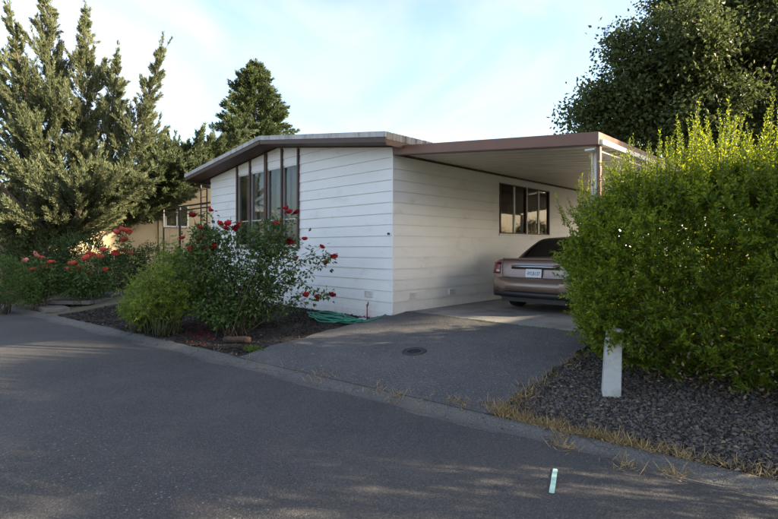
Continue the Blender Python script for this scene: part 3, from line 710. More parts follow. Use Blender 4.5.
    for s in (-1, 1):
        glasspatch('side_window', [1.22, 1.33, 1.45, 1.62, 1.85, 1.98], [.14, .33, .66, .88], s); glasspatch('side_window', [2.06, 2.2, 2.5, 2.7, 2.9], [.14, .33, .66, .88], s)
        # tail lamp wraps round the corner
        cur = [(.70, .138, 0), (.78, .142, 0), (.835, .160, 0), (.868, .185, 0), (.888, .235, 0), (.902, .33, 1), (.910, .43, 2)]
        V = []
        for (x_, y_, q) in cur:
            zlo, zhi = .70 + .02 * q, .915 - .02 * q
            for z in (zlo, zlo + .3 * (zhi - zlo), zlo + .7 * (zhi - zlo), zhi):
                f_ = (z - .70) / .215
                V.append((s * (x_ + .012 - .02 * f_ * (1 if x_ > .84 else .4)), y_ - .014 + .045 * f_ * (1 - q * .4) * (1 if x_ < .88 else .3), z))
        g_ = MB(); nk = 4; fc = [(i*nk+k, i*nk+k+1, (i+1)*nk+k+1, (i+1)*nk+k) for i in range(len(cur) - 1) for k in range(nk - 1)]
        g_.add(V, fc, True); lamp = g_.build('tail_lamp', M['lens'], car); sol = lamp.modifiers.new('thick', 'SOLIDIFY'); sol.thickness = .012; sol.offset = 0
        g_ = MB(); g_.box((s * .745 - .035, .118, .735), (s * .745 + .035, .128, .775)); g_.build('reverse_lens', M['clear'], lamp)
        g_ = MB(); g_.lathe([(.02, 0), (.085, .01), (.085, .05), (.02, .09)], 12, Matrix.Translation((s * .70, 4.83, .62)) @ Matrix.Rotation(R(-90), 4, 'X')); g_.build('headlight', M['clear'], car)
        g_ = MB(); g_.lathe([(.03, 0), (.075, .02), (.085, .08), (.05, .13)], 12, Matrix.Translation((s * .93, 3.05, 1.0)) @ Matrix.Scale(1.3, 4, (1, 0, 0))); g_.build('wing_mirror', M['paint'], car)
        for k, yy in enumerate((1.55, 2.45)):
            g_ = MB(); g_.box((s * .905 - .012, yy, .78), (s * .905 + .03 * s, yy + .17, .81)); g_.build('door_handle', M['paint'], car, bevel=.006)
    for yy in (.98, 3.98):
        for s in (-1, 1):
            w_ = bpy.data.objects.new('wheel', None); link(w_, car); w_.location = (s * .80, yy, .32); w_.rotation_euler = (0, R(90) * s, 0)
            g_ = MB(); g_.lathe([(.21, -.105), (.29, -.105), (.315, -.085), (.322, -.04), (.322, .04), (.315, .085), (.29, .105), (.21, .105)], 32); g_.build('tyre', M['rubber'], w_)
            g_ = MB(); g_.lathe([(.205, .05), (.215, .1), (.19, .095), (.18, .06)], 28)
            for q in range(5): g_.box((-.03, .03, .05), (.03, .2, .075), Matrix.Rotation(q * 2 * math.pi / 5, 4, 'Z'))
            g_.lathe([(.05, .05), (.05, .09), (.03, .095)], 16); g_.build('rim', M['rim'], w_)
    bb = MB(); bb.box((-.68, .55, .16), (.68, 4.5, .24)); bb.box((-.62, .05, .2), (.62, .6, .3)); bb.build('underbody', M['trim'], car)
    bb = MB(); bb.tube([(-.45, .1, .24), (-.45, .6, .23)], .03, 12); bb.build('exhaust_pipe', M['chrome'], car)
    # lower bumper valance, bumper seam, trunk trim
    V = []; prof = [(-.80, .093), (-.7, .045), (-.5, .006), (-.25, -.006), (0, -.01), (.25, -.006), (.5, .006), (.7, .045), (.80, .093)]
    def band(name, z0, z1, out, m, xs_=prof, sh=0):
        V = [];
        for x_, y_ in xs_: V += [(x_, y_ - out + sh, z0), (x_, y_ - out + sh, z1)]
        g_ = MB(); g_.add(V, [(2*i, 2*i+2, 2*i+3, 2*i+1) for i in range(len(xs_) - 1)], True); o = g_.build(name, m, car); so = o.modifiers.new('t', 'SOLIDIFY'); so.thickness = .02; so.offset = -1; return o
    bp_ = [(-.86, .14), (-.80, .075), (-.7, .03), (-.5, -.004), (-.25, -.016), (0, -.02), (.25, -.016), (.5, -.004), (.7, .03), (.80, .075), (.86, .14)]
    band('bumper', .40, .585, .0, M['paint'], bp_); band('bumper_valance', .285, .395, -.012, M['trim'], bp_)
    band('trim_bar', .815, .865, 0, M['chrome'], [(-.47, .128), (-.3, .122), (0, .119), (.3, .122), (.47, .128)], .012)
    band('trim_shadow', .795, .813, 0, M['trim'], [(-.47, .128), (-.3, .122), (0, .119), (.3, .122), (.47, .128)], .008)
    bb = MB(); bb.box((.34, .112, .885), (.52, .13, .905)); bb.build('badge', M['chrome'], car)
    for s in (-1, 1):
        bb = MB(); bb.tube([(s * .64, .112, .645), (s * .655, .128, .72), (s * .665, .150, .86), (s * .67, .178, .93), (s * .675, .25, .972), (s * .68, .7, .962)], .0035, 5); bb.build('panel_gap', M['trim'], car)
        bb = MB(); bb.tube([(s * .895, .30, .64), (s * .86, .155, .635), (s * .80, .112, .632)], .0035, 5); bb.build('panel_gap', M['trim'], car)
    bb = MB(); bb.tube([(-.64, .112, .645), (-.3, .108, .638), (.3, .108, .638), (.64, .112, .645)], .004, 5); bb.build('panel_gap', M['trim'], car)
    bb = MB(); bb.box((-.70, .20, .966), (.70, .31, .992)); bb.build('spoiler_lip', M['paint'], car, bevel=.01)
    pl = MB(); Mx = Matrix.Translation((0, .10, .725)) @ Matrix.Rotation(R(-8), 4, 'X'); pl.box((-.155, -.006, -.077), (.155, .006, .077), Mx); plate = pl.build('number_plate', M['plate'], car, bevel=.004)
    tcv = bpy.data.curves.new('plate_text', 'FONT'); tcv.body = '4YLB137'; tcv.size = .095; tcv.align_x = 'CENTER'; tcv.align_y = 'CENTER'; tcv.extrude = .001
    to = bpy.data.objects.new('tmp', tcv); C.objects.link(to); bpy.context.view_layer.update(); tm = bpy.data.meshes.new_from_object(to.evaluated_get(bpy.context.evaluated_depsgraph_get())); bpy.data.objects.remove(to)
    tm.materials.clear(); tm.materials.append(M['plate_blue'])
    txt = bpy.data.objects.new('plate_characters', tm); link(txt, plate); txt.matrix_local = Mx @ Matrix.Translation((0, -.0085, -.008)) @ Matrix.Rotation(R(90), 4, 'X') @ Matrix.Scale(.72, 4, (1, 0, 0))
    return car
make_car()

# ------------------------------------------------------------------ small things
c0 = pix(414, 355, .155); z_ = drive_z(c0.x, c0.y) + .02
cv = thing('cleanout_cover', 'round black iron cleanout cover set in the driveway', 'cover', (c0.x, c0.y, z_)); cv.rotation_euler = (R(-7.2) * -1, 0, 0)
bb = MB(); bb.lathe([(.165, -.02), (.172, .0), (.165, .010), (.148, .010), (.146, .004)], 36, smooth=False); bb.build('rim', M['castiron'], cv)
bb = MB(); bb.lathe([(.14, -.01), (.144, .003), (.138, .007), (.10, .007), (.098, .004), (.02, .004)], 36, smooth=False); bb.build('lid', M['castiron'], cv)
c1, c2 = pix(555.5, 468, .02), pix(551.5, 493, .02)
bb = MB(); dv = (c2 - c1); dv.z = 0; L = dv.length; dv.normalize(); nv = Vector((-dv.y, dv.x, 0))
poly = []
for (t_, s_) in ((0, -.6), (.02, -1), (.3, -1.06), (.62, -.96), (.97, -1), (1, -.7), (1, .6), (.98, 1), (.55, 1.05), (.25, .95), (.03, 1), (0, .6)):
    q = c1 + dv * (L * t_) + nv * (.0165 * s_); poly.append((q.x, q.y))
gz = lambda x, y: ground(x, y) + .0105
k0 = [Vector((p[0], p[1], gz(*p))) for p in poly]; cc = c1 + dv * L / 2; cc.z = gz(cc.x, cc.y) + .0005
bb.add(k0 + [cc], [((i + 1) % 12, i, 12) for i in range(12)]); tag(bb.build('road_streak', M['mint_streak']), 'short pale mint streak on the grey road', 'road marking')  # flat pale mint streak lying just above the asphalt
# white post under the hedge
c0 = pix(611, 396, .10); gz0 = ground(c0.x, c0.y)
po = thing('garden_post', 'short weathered white square post beneath the hedge', 'post', (c0.x, c0.y, gz0 - .02), R(26)); po.rotation_euler = (0, R(2.0), R(26))
bb = MB(); h_ = .085
V = [(s * h_, t * h_, 0) for s, t in ((-1, -1), (1, -1), (1, 1), (-1, 1))] + [(s * .074, t * .074, .66) for s, t in ((-1, -1), (1, -1), (1, 1), (-1, 1))]
bb.add(V, [(0, 3, 2, 1), (4, 5, 6, 7), (0, 1, 5, 4), (1, 2, 6, 5), (2, 3, 7, 6), (3, 0, 4, 7)]); bb.build('shaft', M['post'], po, bevel=.008)
bb = MB(); bb.add([(s * .085, t * .085, .662) for s, t in ((-1, -1), (1, -1), (1, 1), (-1, 1))] + [(s * .085, t * .085, .68) for s, t in ((-1, -1), (1, -1), (1, 1), (-1, 1))] + [(0, 0, .71)], [(0, 3, 2, 1), (0, 1, 5, 4), (1, 2, 6, 5), (2, 3, 7, 6), (3, 0, 4, 7), (4, 5, 8), (5, 6, 8), (6, 7, 8), (7, 4, 8)]); bb.build('cap', M['post'], po)
# pine cones and pale scraps on the gravel edge
for (u, v, s) in ((522, 393.6, .03), (529.6, 410.6, .03), (565.7, 422, .032), (598, 430, .022)):
    c0 = pix(u, v, .06); bb = MB(); bmp = []
    for i in range(7):
        t_ = i / 6; bmp.append((s * (.35 + .65 * math.sin(math.pi * (.15 + .8 * t_))) * (1 if i % 2 else .78), s * 2 * t_ - s))
    bb.lathe(bmp, 10, Matrix.Rotation(R(70 + 20 * random.random()), 4, 'X'), smooth=False)
    o = bb.build('pine_cone', M['bark'], loc=(c0.x, c0.y, ground(c0.x, c0.y) + s * .95)); o.rotation_euler.z = random.random() * 6
    tag(o, 'small dark brown pine cone lying in the dry grass edge', 'pine cone', 'pine cones in the dry grass')
# garden hose pile
def hosepts():
    c0 = pix(333, 318, .30); P = []
    for i in range(330):
        a = i * .17; k = i / 330
        rx = .50 + .20 * math.sin(i * .047) + .07 * math.sin(i * .137); ry = .16 + .09 * math.sin(i * .061 + 1)
        x = c0.x + .16 * math.sin(i * .029) + rx * math.cos(a); y = c0.y - .05 + ry * math.sin(a) + .07 * math.sin(i * .043)
        y = min(y, -.06)
        P.append((x, y, ground(x, y) + .016 + .05 * k * (1 + .6 * math.sin(a * 2.3)) + .012 * math.sin(i * .4) ** 2))
    tail = [pix(352, 322, .3), pix(366, 322.5, .3), pix(378, 319, .33), pix(386, 315.5, .40)]
    for t_ in tail: P.append((t_.x, min(t_.y, -.05), max(t_.z, ground(t_.x, t_.y)) + .02))
    return P
bb = MB(); bb.tube(hosepts(), .0115, 7); tag(bb.build('garden_hose', M['hose']), 'green garden hose piled in loose loops below the wall', 'hose')
st = [pix(305, 323, .26), pix(290, 327, .25), pix(275, 329, .24), pix(262, 331, .22)]
# red standpipe
c0 = pix(371, 315, .33); c0.y = min(c0.y, -.10)
sp = thing('standpipe', 'short red water standpipe against the white wall', 'standpipe', (c0.x, c0.y, ground(c0.x, c0.y) - .02))
bb = MB(); bb.tube([(0, 0, 0), (0, 0, .25)], .013, 10); bb.build('pipe', M['redpipe'], sp)
bb = MB(); bb.lathe([(.018, .25), (.02, .262), (.02, .275), (.012, .285)], 10); bb.build('valve', M['brass'], sp)
bb = MB(); bb.tube([Vector((.0 + .05 * math.sin(a), -.01, .245 + .055 * (1 - math.cos(a)) - .0)) if a < 2.2 else Vector((.0 + .05 * math.sin(a), -.01, .245 + .055 * (1 - math.cos(a)) - (a - 2.2) * .12)) for a in [i * .2 for i in range(17)]], .006, 6); bb.build('feed_loop', M['castiron'], sp)
def lump(name, u, v, z, sz, m, label, cat, seed=0, sc=(1, 1, 1)):
    c0 = pix(u, v, z); bq = bmesh.new(); bmesh.ops.create_icosphere(bq, subdivisions=3, radius=1); rr = random.Random(seed)
    ph = [rr.uniform(0, 6) for _ in range(6)]
    for q in bq.verts:
        p = q.co; k = 1 + .12 * math.sin(3 * p.x + ph[0]) + .1 * math.sin(4 * p.y + ph[1]) + .08 * math.sin(5 * p.z + ph[2]); q.co = Vector((p.x * sc[0], p.y * sc[1], p.z * sc[2])) * k * sz
    me = bpy.data.meshes.new(name); bq.to_mesh(me); bq.free(); me.materials.append(m); me.polygons.foreach_set('use_smooth', [True] * len(me.polygons))
    o = link(bpy.data.objects.new(name, me)); o.location = (c0.x, c0.y, ground(c0.x, c0.y) + sz * sc[2] * .55); return tag(o, label, cat)
lump('garden_stone', 245, 320, .24, .085, M['stone'], 'pale grey upright stone beside the crimson rose canes', 'stone', 3, (.8, .8, 1.15))
lump('garden_stone', 363, 318.5, .33, .07, M['stone'], 'low rounded grey stone beside the red standpipe', 'stone', 5, (1.4, .9, .6))
c1, c2 = pix(224, 334, .2), pix(250, 335, .2)
bb = MB(); 
pts = [c1.lerp(c2, i / 6) for i in range(7)]; bb.tube([(p.x, p.y, ground(p.x, p.y) + .055 + .004 * math.sin(i * 2)) for i, p in enumerate(pts)], [.048, .06, .055, .061, .053, .06, .045], 12)
tag(bb.build('edging_log', M['log']), 'short reddish weathered log edging the mulch bed', 'log')
# ------------------------------------------------------------------ iron porch and the neighbouring house
por = thing('iron_porch', 'black iron porch frame with ladder-like uprights beside the white home', 'porch', (-7.9, .3, .25))
def pbar(a, c, r_=.02, nm='bar'):
    bb = MB(); bb.tube([(a[0] + 7.9, a[1] - .3, a[2] - .25), (c[0] + 7.9, c[1] - .3, c[2] - .25)], r_, 6, smooth=False); return bb.build(nm, M['iron'], por)
for x in (-8.42, -8.02): pbar((x, .3, .25), (x, .3, 3.52), .022, 'upright')
for i in range(14): pbar((-8.40, .3, .5 + i * .22), (-8.04, .3, .5 + i * .22), .009, 'rung')
pbar((-9.96, .3, .25), (-9.96, .3, 2.95), .04, 'upright'); pbar((-11.3, .3, .25), (-11.3, .3, 2.95), .03, 'upright')
pbar((-7.5, .3, 2.95), (-11.3, .3, 2.95), .028, 'rail'); pbar((-7.5, .3, 2.82), (-11.3, .3, 2.82), .022, 'rail')
for i in range(9): pbar((-7.7 - i * .42, .3, 1.12), (-7.7 - i * .42, .3, .3), .009, 'baluster')
pbar((-7.5, .3, 1.13), (-11.3, .3, 1.13), .018, 'rail')
nb = thing('neighbour_house', 'beige house with a low gable behind the iron porch', 'house', (-13.6, 4.5, .25))
def nbp(name, m, polys, fn, d0, d1, par=None, bev=0):
    bb = MB()
    for p in polys: bb.prism(p, fn, d0, d1)
    return bb.build(name, m, par or nb, bevel=bev)
nfx = lambda p, d: Vector((d, p[0] - 4.5, p[1] - .25))
# gable end faces +x
nbp('wall', M['beige'], [[(1.0, .1), (8.2, .1), (8.2, 3.45), (4.6, 4.95), (1.0, 3.45)]], nfx, -7, 0)
nbp('wing_wall', M['beige'], [[(-5.5, .1), (.99, .1), (.99, 3.2), (-5.5, 3.2)]], nfx, -6.5, -.06)
rf = nbp('roof', M['roofing'], [[(.5, 3.26), (4.6, 4.97), (4.6, 5.12), (.5, 3.42)], [(8.7, 3.26), (8.7, 3.42), (4.6, 5.12), (4.6, 4.97)]], nfx, -7.3, .42)
for q in ([(.5, 3.25), (4.6, 4.96), (4.6, 5.13), (.5, 3.43)], [(8.7, 3.25), (8.7, 3.43), (4.6, 5.13), (4.6, 4.96)]): nbp('barge_board', M['brown'], [q], nfx, .425, .455, rf)
nbp('wing_roof', M['trimwhite'], [[(-6, 3.21), (.98, 3.21), (.98, 3.33), (-6, 3.33)]], nfx, -6.8, .3)
wn = nbp('window', M['trimwhite'], [rect(1.22, 1.28, 2.42, 3.32), rect(1.66, 1.71, 2.42, 3.32), rect(2.1, 2.16, 2.42, 3.32), rect(1.28, 2.1, 3.26, 3.32), rect(1.28, 2.1, 2.42, 2.48)], nfx, .0, .05)
for q in (rect(1.28, 1.66, 2.48, 3.26), rect(1.71, 2.1, 2.48, 3.26)): nbp('pane', M['glass'], [q], nfx, .004, .01, wn)

# ------------------------------------------------------------------ vegetation builders
def A3(v): return np.array([v[0], v[1], v[2]], float)
def rose_mesh(name, m, r_=.05):
    V = []; T = []
    def petal(ang, tilt, rad, w_):
        k = len(V); ca, sa = math.cos(ang), math.sin(ang)
        prof = [(.15, -.1), (.72, .2), (.98, .75), (.92, 1.15)]
        for j, (q, h) in enumerate(prof):
            rr_ = rad * q * (1 + tilt * h); ww = w_ * rad * (.35, .85, 1, .6)[j]
            for s in (-1, 0, 1):
                V.append((ca * rr_ * (1.06 if s == 0 else .95) - sa * ww * s, sa * rr_ * (1.06 if s == 0 else .95) + ca * ww * s, rad * (h - .45 - .25 * tilt * h)))
        for j in range(3):
            for s in range(2):
                a = k + j * 3 + s; T.append((a, a + 1, a + 4)); T.append((a, a + 4, a + 3))
    for ring, (n_, tl, rd) in enumerate(((6, .30, 1.0), (6, .02, .86), (5, -.18, .68), (4, -.32, .46))):
        for i in range(n_): petal(2 * math.pi * i / n_ + ring * .5, tl, rd * r_, .62)
    me = bpy.data.meshes.new(name); me.from_pydata(V, [], T); me.materials.append(m); me.polygons.foreach_set('use_smooth', [True] * len(T)); return me
M['rose_dark'] = leafmat('dark_crimson_petal', (.10, .003, .008), (.24, .006, .016), trans=.3, rough=.6)
RM = {k: rose_mesh('flower', M[k]) for k in ('rose_red', 'rose_dark', 'rose_coral', 'rose_pink')}
def flower(parent, p, base, kind, sc):
    o = bpy.data.objects.new('flower', RM[kind]); link(o, parent); o.location = Vector(p) - Vector(base); o.scale = (sc,) * 3
    o.rotation_euler = (random.uniform(-.2, .9), random.uniform(-.5, .5), random.uniform(0, 6)); return o
def rose_bush(label, base, flowers, depth, lobes, nleaf, leaf, canes, kind='rose_red', fs=(1, 1.5), extra=()):
    base = Vector(base); t = thing('rose_bush', label, 'rose bush', base)
    pts = [pd(u, v, depth + random.uniform(-.3, .3)) for u, v in flowers]
    bb = MB()
    targets = list(pts)
    for (c, r3) in lobes:
        for _ in range(canes): targets.append(Vector([c[i] + random.gauss(0, .45) * r3[i] for i in range(3)]))
    twig = []
    for q in targets:
        s = base + Vector((random.gauss(0, .10), random.gauss(0, .10), -.02)); m_ = s.lerp(q, .5) + Vector((random.gauss(0, .08), random.gauss(0, .08), .12 * (q - s).length)); r0 = random.uniform(.005, .011)
        cur = [(1 - a) ** 2 * s + 2 * a * (1 - a) * m_ + a * a * q for a in [i / 7 for i in range(8)]]
        bb.tube([p - base for p in cur], [r0 * (1 - .75 * i / 7) for i in range(8)], 5); twig.append(cur)
    bb.build('canes', M['cane'], t)
    P = []; D = []
    per = nleaf // max(1, len(twig))
    for cur in twig:
        for _ in range(per):
            a = random.uniform(.3, 1) ** .8; i = min(6, int(a * 7)); p = cur[i].lerp(cur[i+1], a * 7 - i) if i < 7 else cur[-1]
            o = Vector((random.gauss(0, 1), random.gauss(0, 1), random.gauss(.1, .8))).normalized(); d = random.uniform(.01, .16)
            P.append(A3(p + o * d - base)); D.append(A3(o + Vector((0, 0, -.2))))
    for (c, r3) in lobes:
        for _ in range(int(nleaf * .115)):
            o = Vector((random.gauss(0, 1), random.gauss(0, 1), random.gauss(0, 1))).normalized() * random.uniform(.45, 1.0) ** .6
            p = Vector((c[0] + o.x * r3[0], c[1] + o.y * r3[1], c[2] + o.z * r3[2]))
            if p.z < base.z + .12: continue
            P.append(A3(p - base)); D.append(A3(o * .6 + Vector((random.gauss(0, .5), random.gauss(0, .5), random.gauss(-.1, .4)))))
    n = len(P); leaves('foliage', M['rose_leaf'], t, np.array(P), np.array(D), rng.uniform(leaf * .7, leaf * 1.25, n), rng.uniform(leaf * .45, leaf * .75, n), up=np.array([0, 0, .7]))
    for i, p in enumerate(pts):
        kk = kind if not callable(kind) else kind(i); flower(t, p, base, kk, random.uniform(*fs))
    return t, base
# big crimson rose
red = [(192.4, 215.4), (210.5, 209.8), (201, 228), (203, 236), (199, 240), (206, 248.7), (191, 249.5), (194, 252), (189.6, 258.7), (220, 223.8), (226, 228.5), (228, 223.8), (235.7, 228.5), (276, 223.8), (280, 222), (286, 208), (288.8, 241), (291, 243), (289, 212), (304.7, 238.9), (297, 212), (240, 224), (214, 246), (182, 238), (332, 295), (318, 297), (306, 295), (334, 257), (327, 262), (322, 247), (296, 259)]
base = pix(236, 329, .2); base.z = ground(base.x, base.y)
def lob(u, v, d, ru, rv, rd): 
    c = pd(u, v, d); s = d / F; return (c, (ru * s, max(rd, .1), rv * s))
lobes = [lob(212, 262, 8.9, 30, 34, .4), (lob(245, 262, 8.9, 28, 40, .4)), lob(275, 262, 8.9, 28, 34, .35), lob(228, 292, 8.9, 40, 30, .4), lob(262, 297, 8.9, 26, 24, .3), lob(205, 240, 8.8, 16, 16, .25), lob(208, 300, 8.8, 26, 22, .3), lob(238, 310, 8.7, 28, 18, .3), lob(220, 316, 8.6, 22, 12, .25), lob(192, 275, 8.9, 16, 26, .3), lob(268, 240, 8.9, 24, 22, .3)]
rb, base = rose_bush('large crimson rose bush in front of the tall front windows', base, red, 8.85, lobes, 4600, .078, 4, lambda i: 'rose_red' if i % 4 else 'rose_dark', fs=(.8, 1.25))
# an arching cane on its right side
tw = [pd(250, 310, 8.8), pd(282, 280, 8.7), pd(300, 262, 8.65), pd(318, 256, 8.6), pd(334, 258, 8.6)]
tw2 = [pd(250, 312, 8.8), pd(290, 282, 8.8), pd(302, 283, 8.75), pd(318, 292, 8.7), pd(331, 296, 8.7)]
bb = MB(); P = []; D = []
for tt_ in (tw, tw2):
    bb.tube([p - base for p in tt_], [.008, .007, .006, .005, .003], 5)
    for _ in range(90):
        a = random.uniform(.8, 3.95); i = int(a); p = tt_[i].lerp(tt_[i+1], a - i); o = Vector((random.gauss(0, 1), random.gauss(0, 1), random.gauss(-.3, .8))).normalized()
        P.append(A3(p + o * random.uniform(0, .09) - base)); D.append(A3(o))
bb.build('arching_cane', M['stem'], rb); n = len(P); leaves('cane_leaves', M['rose_leaf'], rb, np.array(P), np.array(D), rng.uniform(.05, .085, n), rng.uniform(.03, .05, n))
# fallen crimson petals
pp = np.array([A3(pix(201 + random.gauss(0, 8), 326 + random.gauss(0, 3), .2)) for _ in range(110)]); pp[:, 2] = [ground(x, y) + .018 for x, y in pp[:, :2]]
D = rng.normal(size=pp.shape); D[:, 2] *= .2
tag(leaves('fallen_petals', M['rose_red'], None, pp, D, .035, .03, up=np.array([0, 0, 1.])), 'fallen crimson petals on the mulch below the rose', 'petals', kind='stuff')
# coral roses further left
def gbase(u, v, z0=.2):
    p = pix(u, v, z0); p.z = ground(p.x, p.y); return p
cor1 = [(25.4, 260.8), (36, 254.7), (41.4, 258), (51, 262.4), (32, 270.5), (25.6, 280.7), (47, 268), (19, 271)]
rose_bush('coral pink rose bush next to the clipped green shrub', gbase(40, 303), cor1, 13.0, [lob(38, 278, 13, 24, 20, .5), lob(30, 288, 13, 20, 14, .4)], 3000, .075, 6, lambda i: 'rose_pink' if i in (0, 1, 5) else 'rose_coral', fs=(1.3, 1.9))
cor2 = [(72.8, 263.7), (68.4, 270.5), (85.7, 258.5), (90, 255), (103, 250), (100, 257.5), (104.6, 269.7), (93.4, 281), (100, 281.6), (87.6, 273), (79, 268)]
rose_bush('coral red rose bush with many open blooms before the dark ground juniper', gbase(88, 301), cor2, 13.3, [lob(85, 274, 13.3, 24, 20, .5), lob(97, 284, 13.3, 20, 14, .4), lob(70, 284, 13.3, 16, 14, .4)], 3000, .075, 6, lambda i: 'rose_coral', fs=(1.3, 1.9))
cor3 = [(116.5, 232.5), (119.5, 230.5), (122, 229.6), (125, 230), (128, 231.6), (124, 240), (123, 250), (115.5, 253.7), (130, 253)]
rose_bush('tall slender rose bush topped by a scarlet cluster', gbase(120, 297), cor3, 14.2, [lob(121, 268, 14.2, 12, 20, .3)], 900, .075, 4, lambda i: 'rose_coral', fs=(1.4, 2.0))

def shrub(name, label, cat, base, lobes, m, nleaf, L, W, stem='cane', upb=.3, shell=.5, stems=14, group=None):
    base = Vector(base); t = thing(name, label, cat, base, group=group); bb = MB(); P = []; D = []
    vol = [r[0] * r[1] * r[2] for c, r in lobes]; tot = sum(v ** .66 for v in vol)
    for (c, r3), v in zip(lobes, vol):
        for _ in range(max(1, stems // len(lobes))):
            q = Vector([c[i] + random.gauss(0, .4) * r3[i] for i in range(3)]); s = base + Vector((random.gauss(0, .1), random.gauss(0, .1), -.03)); m_ = (s + q) / 2 + Vector((random.gauss(0, .08), random.gauss(0, .08), .05))
            bb.tube([s - base, m_ - base, q - base], [.014, .010, .004], 5)
        k = int(nleaf * v ** .66 / tot); o = unit(rng.normal(size=(k, 3))); rad = rng.uniform(shell, 1.03, (k, 1)) ** .7
        bump = 1 + .12 * np.sin(o[:, :1] * 7 + o[:, 1:2] * 5 + 3) * np.cos(o[:, 2:] * 6)
        p = np.array(c[:])[None] + o * rad * bump * np.array(r3)[None]; ok = p[:, 2] > base.z + .03; p = p[ok]; o = o[ok]
        P.append(p - np.array(base[:])); D.append(o * .7 + rng.normal(0, .5, o.shape) + np.array([0, 0, upb]))
    bb.build('stems', M[stem], t); P = np.concatenate(P); D = np.concatenate(D); n = len(P)
    leaves('foliage', M[m], t, P, D, rng.uniform(L * .6, L * 1.2, n), rng.uniform(W * .7, W * 1.2, n)); return t
# feathery light green shrub: arching fronds with fine leaflets
def frond_shrub(name, label, base, n_f, H, spread, m, u_dir=None):
    base = Vector(base); t = thing(name, label, 'shrub', base); bb = MB(); P = []; D = []
    for f in range(n_f):
        a = random.uniform(0, 2 * math.pi); tilt = random.uniform(.05, 1) ** .7; h = H * random.uniform(.55, 1.05)
        s = Vector((random.gauss(0, .12), random.gauss(0, .12), 0)); o = Vector((math.cos(a), math.sin(a), 0))
        e = s + o * spread * tilt + Vector((0, 0, h * (1 - .45 * tilt))); m_ = s.lerp(e, .5) + Vector((0, 0, .25 * h * tilt)) + o * (-.1)
        cur = [(1 - q) ** 2 * s + 2 * q * (1 - q) * m_ + q * q * e for q in [i / 8 for i in range(9)]]
        bb.tube(cur, [.006 - .0005 * i for i in range(9)], 4)
        for sub in range(7):
            q = random.uniform(.3, 1); i = min(7, int(q * 8)); p0 = cur[i].lerp(cur[i+1], q * 8 - i)
            sd_ = Vector((random.gauss(0, 1), random.gauss(0, 1), random.gauss(.5, .4))).normalized() * random.uniform(.12, .28)
            for _ in range(16):
                k = random.random(); p = p0 + sd_ * k; P.append(A3(p)); D.append(A3(sd_ * 3 + Vector((random.gauss(0, .5), random.gauss(0, .5), random.gauss(0, .5)))))
    bb.build('stems', M['stem'], t); n = len(P); leaves('foliage', M[m], t, np.array(P), np.array(D), rng.uniform(.035, .075, n), rng.uniform(.010, .020, n)); return t
frond_shrub('feathery_shrub', 'feathery bright green shrub to the left of the crimson rose', gbase(168, 325), 190, 1.6, .85, 'fern')
frond_shrub('feathery_shrub', 'low feathery green shrub at the bed edge beside the gutter', gbase(150, 322), 90, .8, .6, 'fern')
shrub('porch_shrub', 'loose dark green shrub against the tan neighbouring wall', 'shrub', gbase(132, 291, .26), [lob(132, 266, 15.8, 20, 20, .5), lob(150, 260, 16, 16, 18, .5)], 'box', 3500, .07, .035, shell=.4)
frond_shrub('feathery_shrub', 'tall wispy green shrub before the iron porch', gbase(178, 305), 60, 2.1, .5, 'fern')
# clipped shrub far left and ground juniper
shrub('clipped_shrub', 'dense clipped green shrub at the road edge next to the coral roses', 'shrub', gbase(2, 306), [lob(-8, 280, 12.2, 42, 26, .8), lob(22, 290, 12.0, 18, 16, .4)], 'box', 9000, .05, .026, shell=.75)
shrub('ground_juniper', 'dark spreading juniper mound behind the coral roses', 'shrub', gbase(80, 292, .25), [lob(80, 262, 15.0, 42, 28, .8), lob(40, 258, 15.4, 44, 36, .9), lob(0, 255, 15.4, 40, 40, .8), lob(116, 274, 15.2, 26, 16, .6)], 'darkjun', 17000, .12, .035, shell=.65)

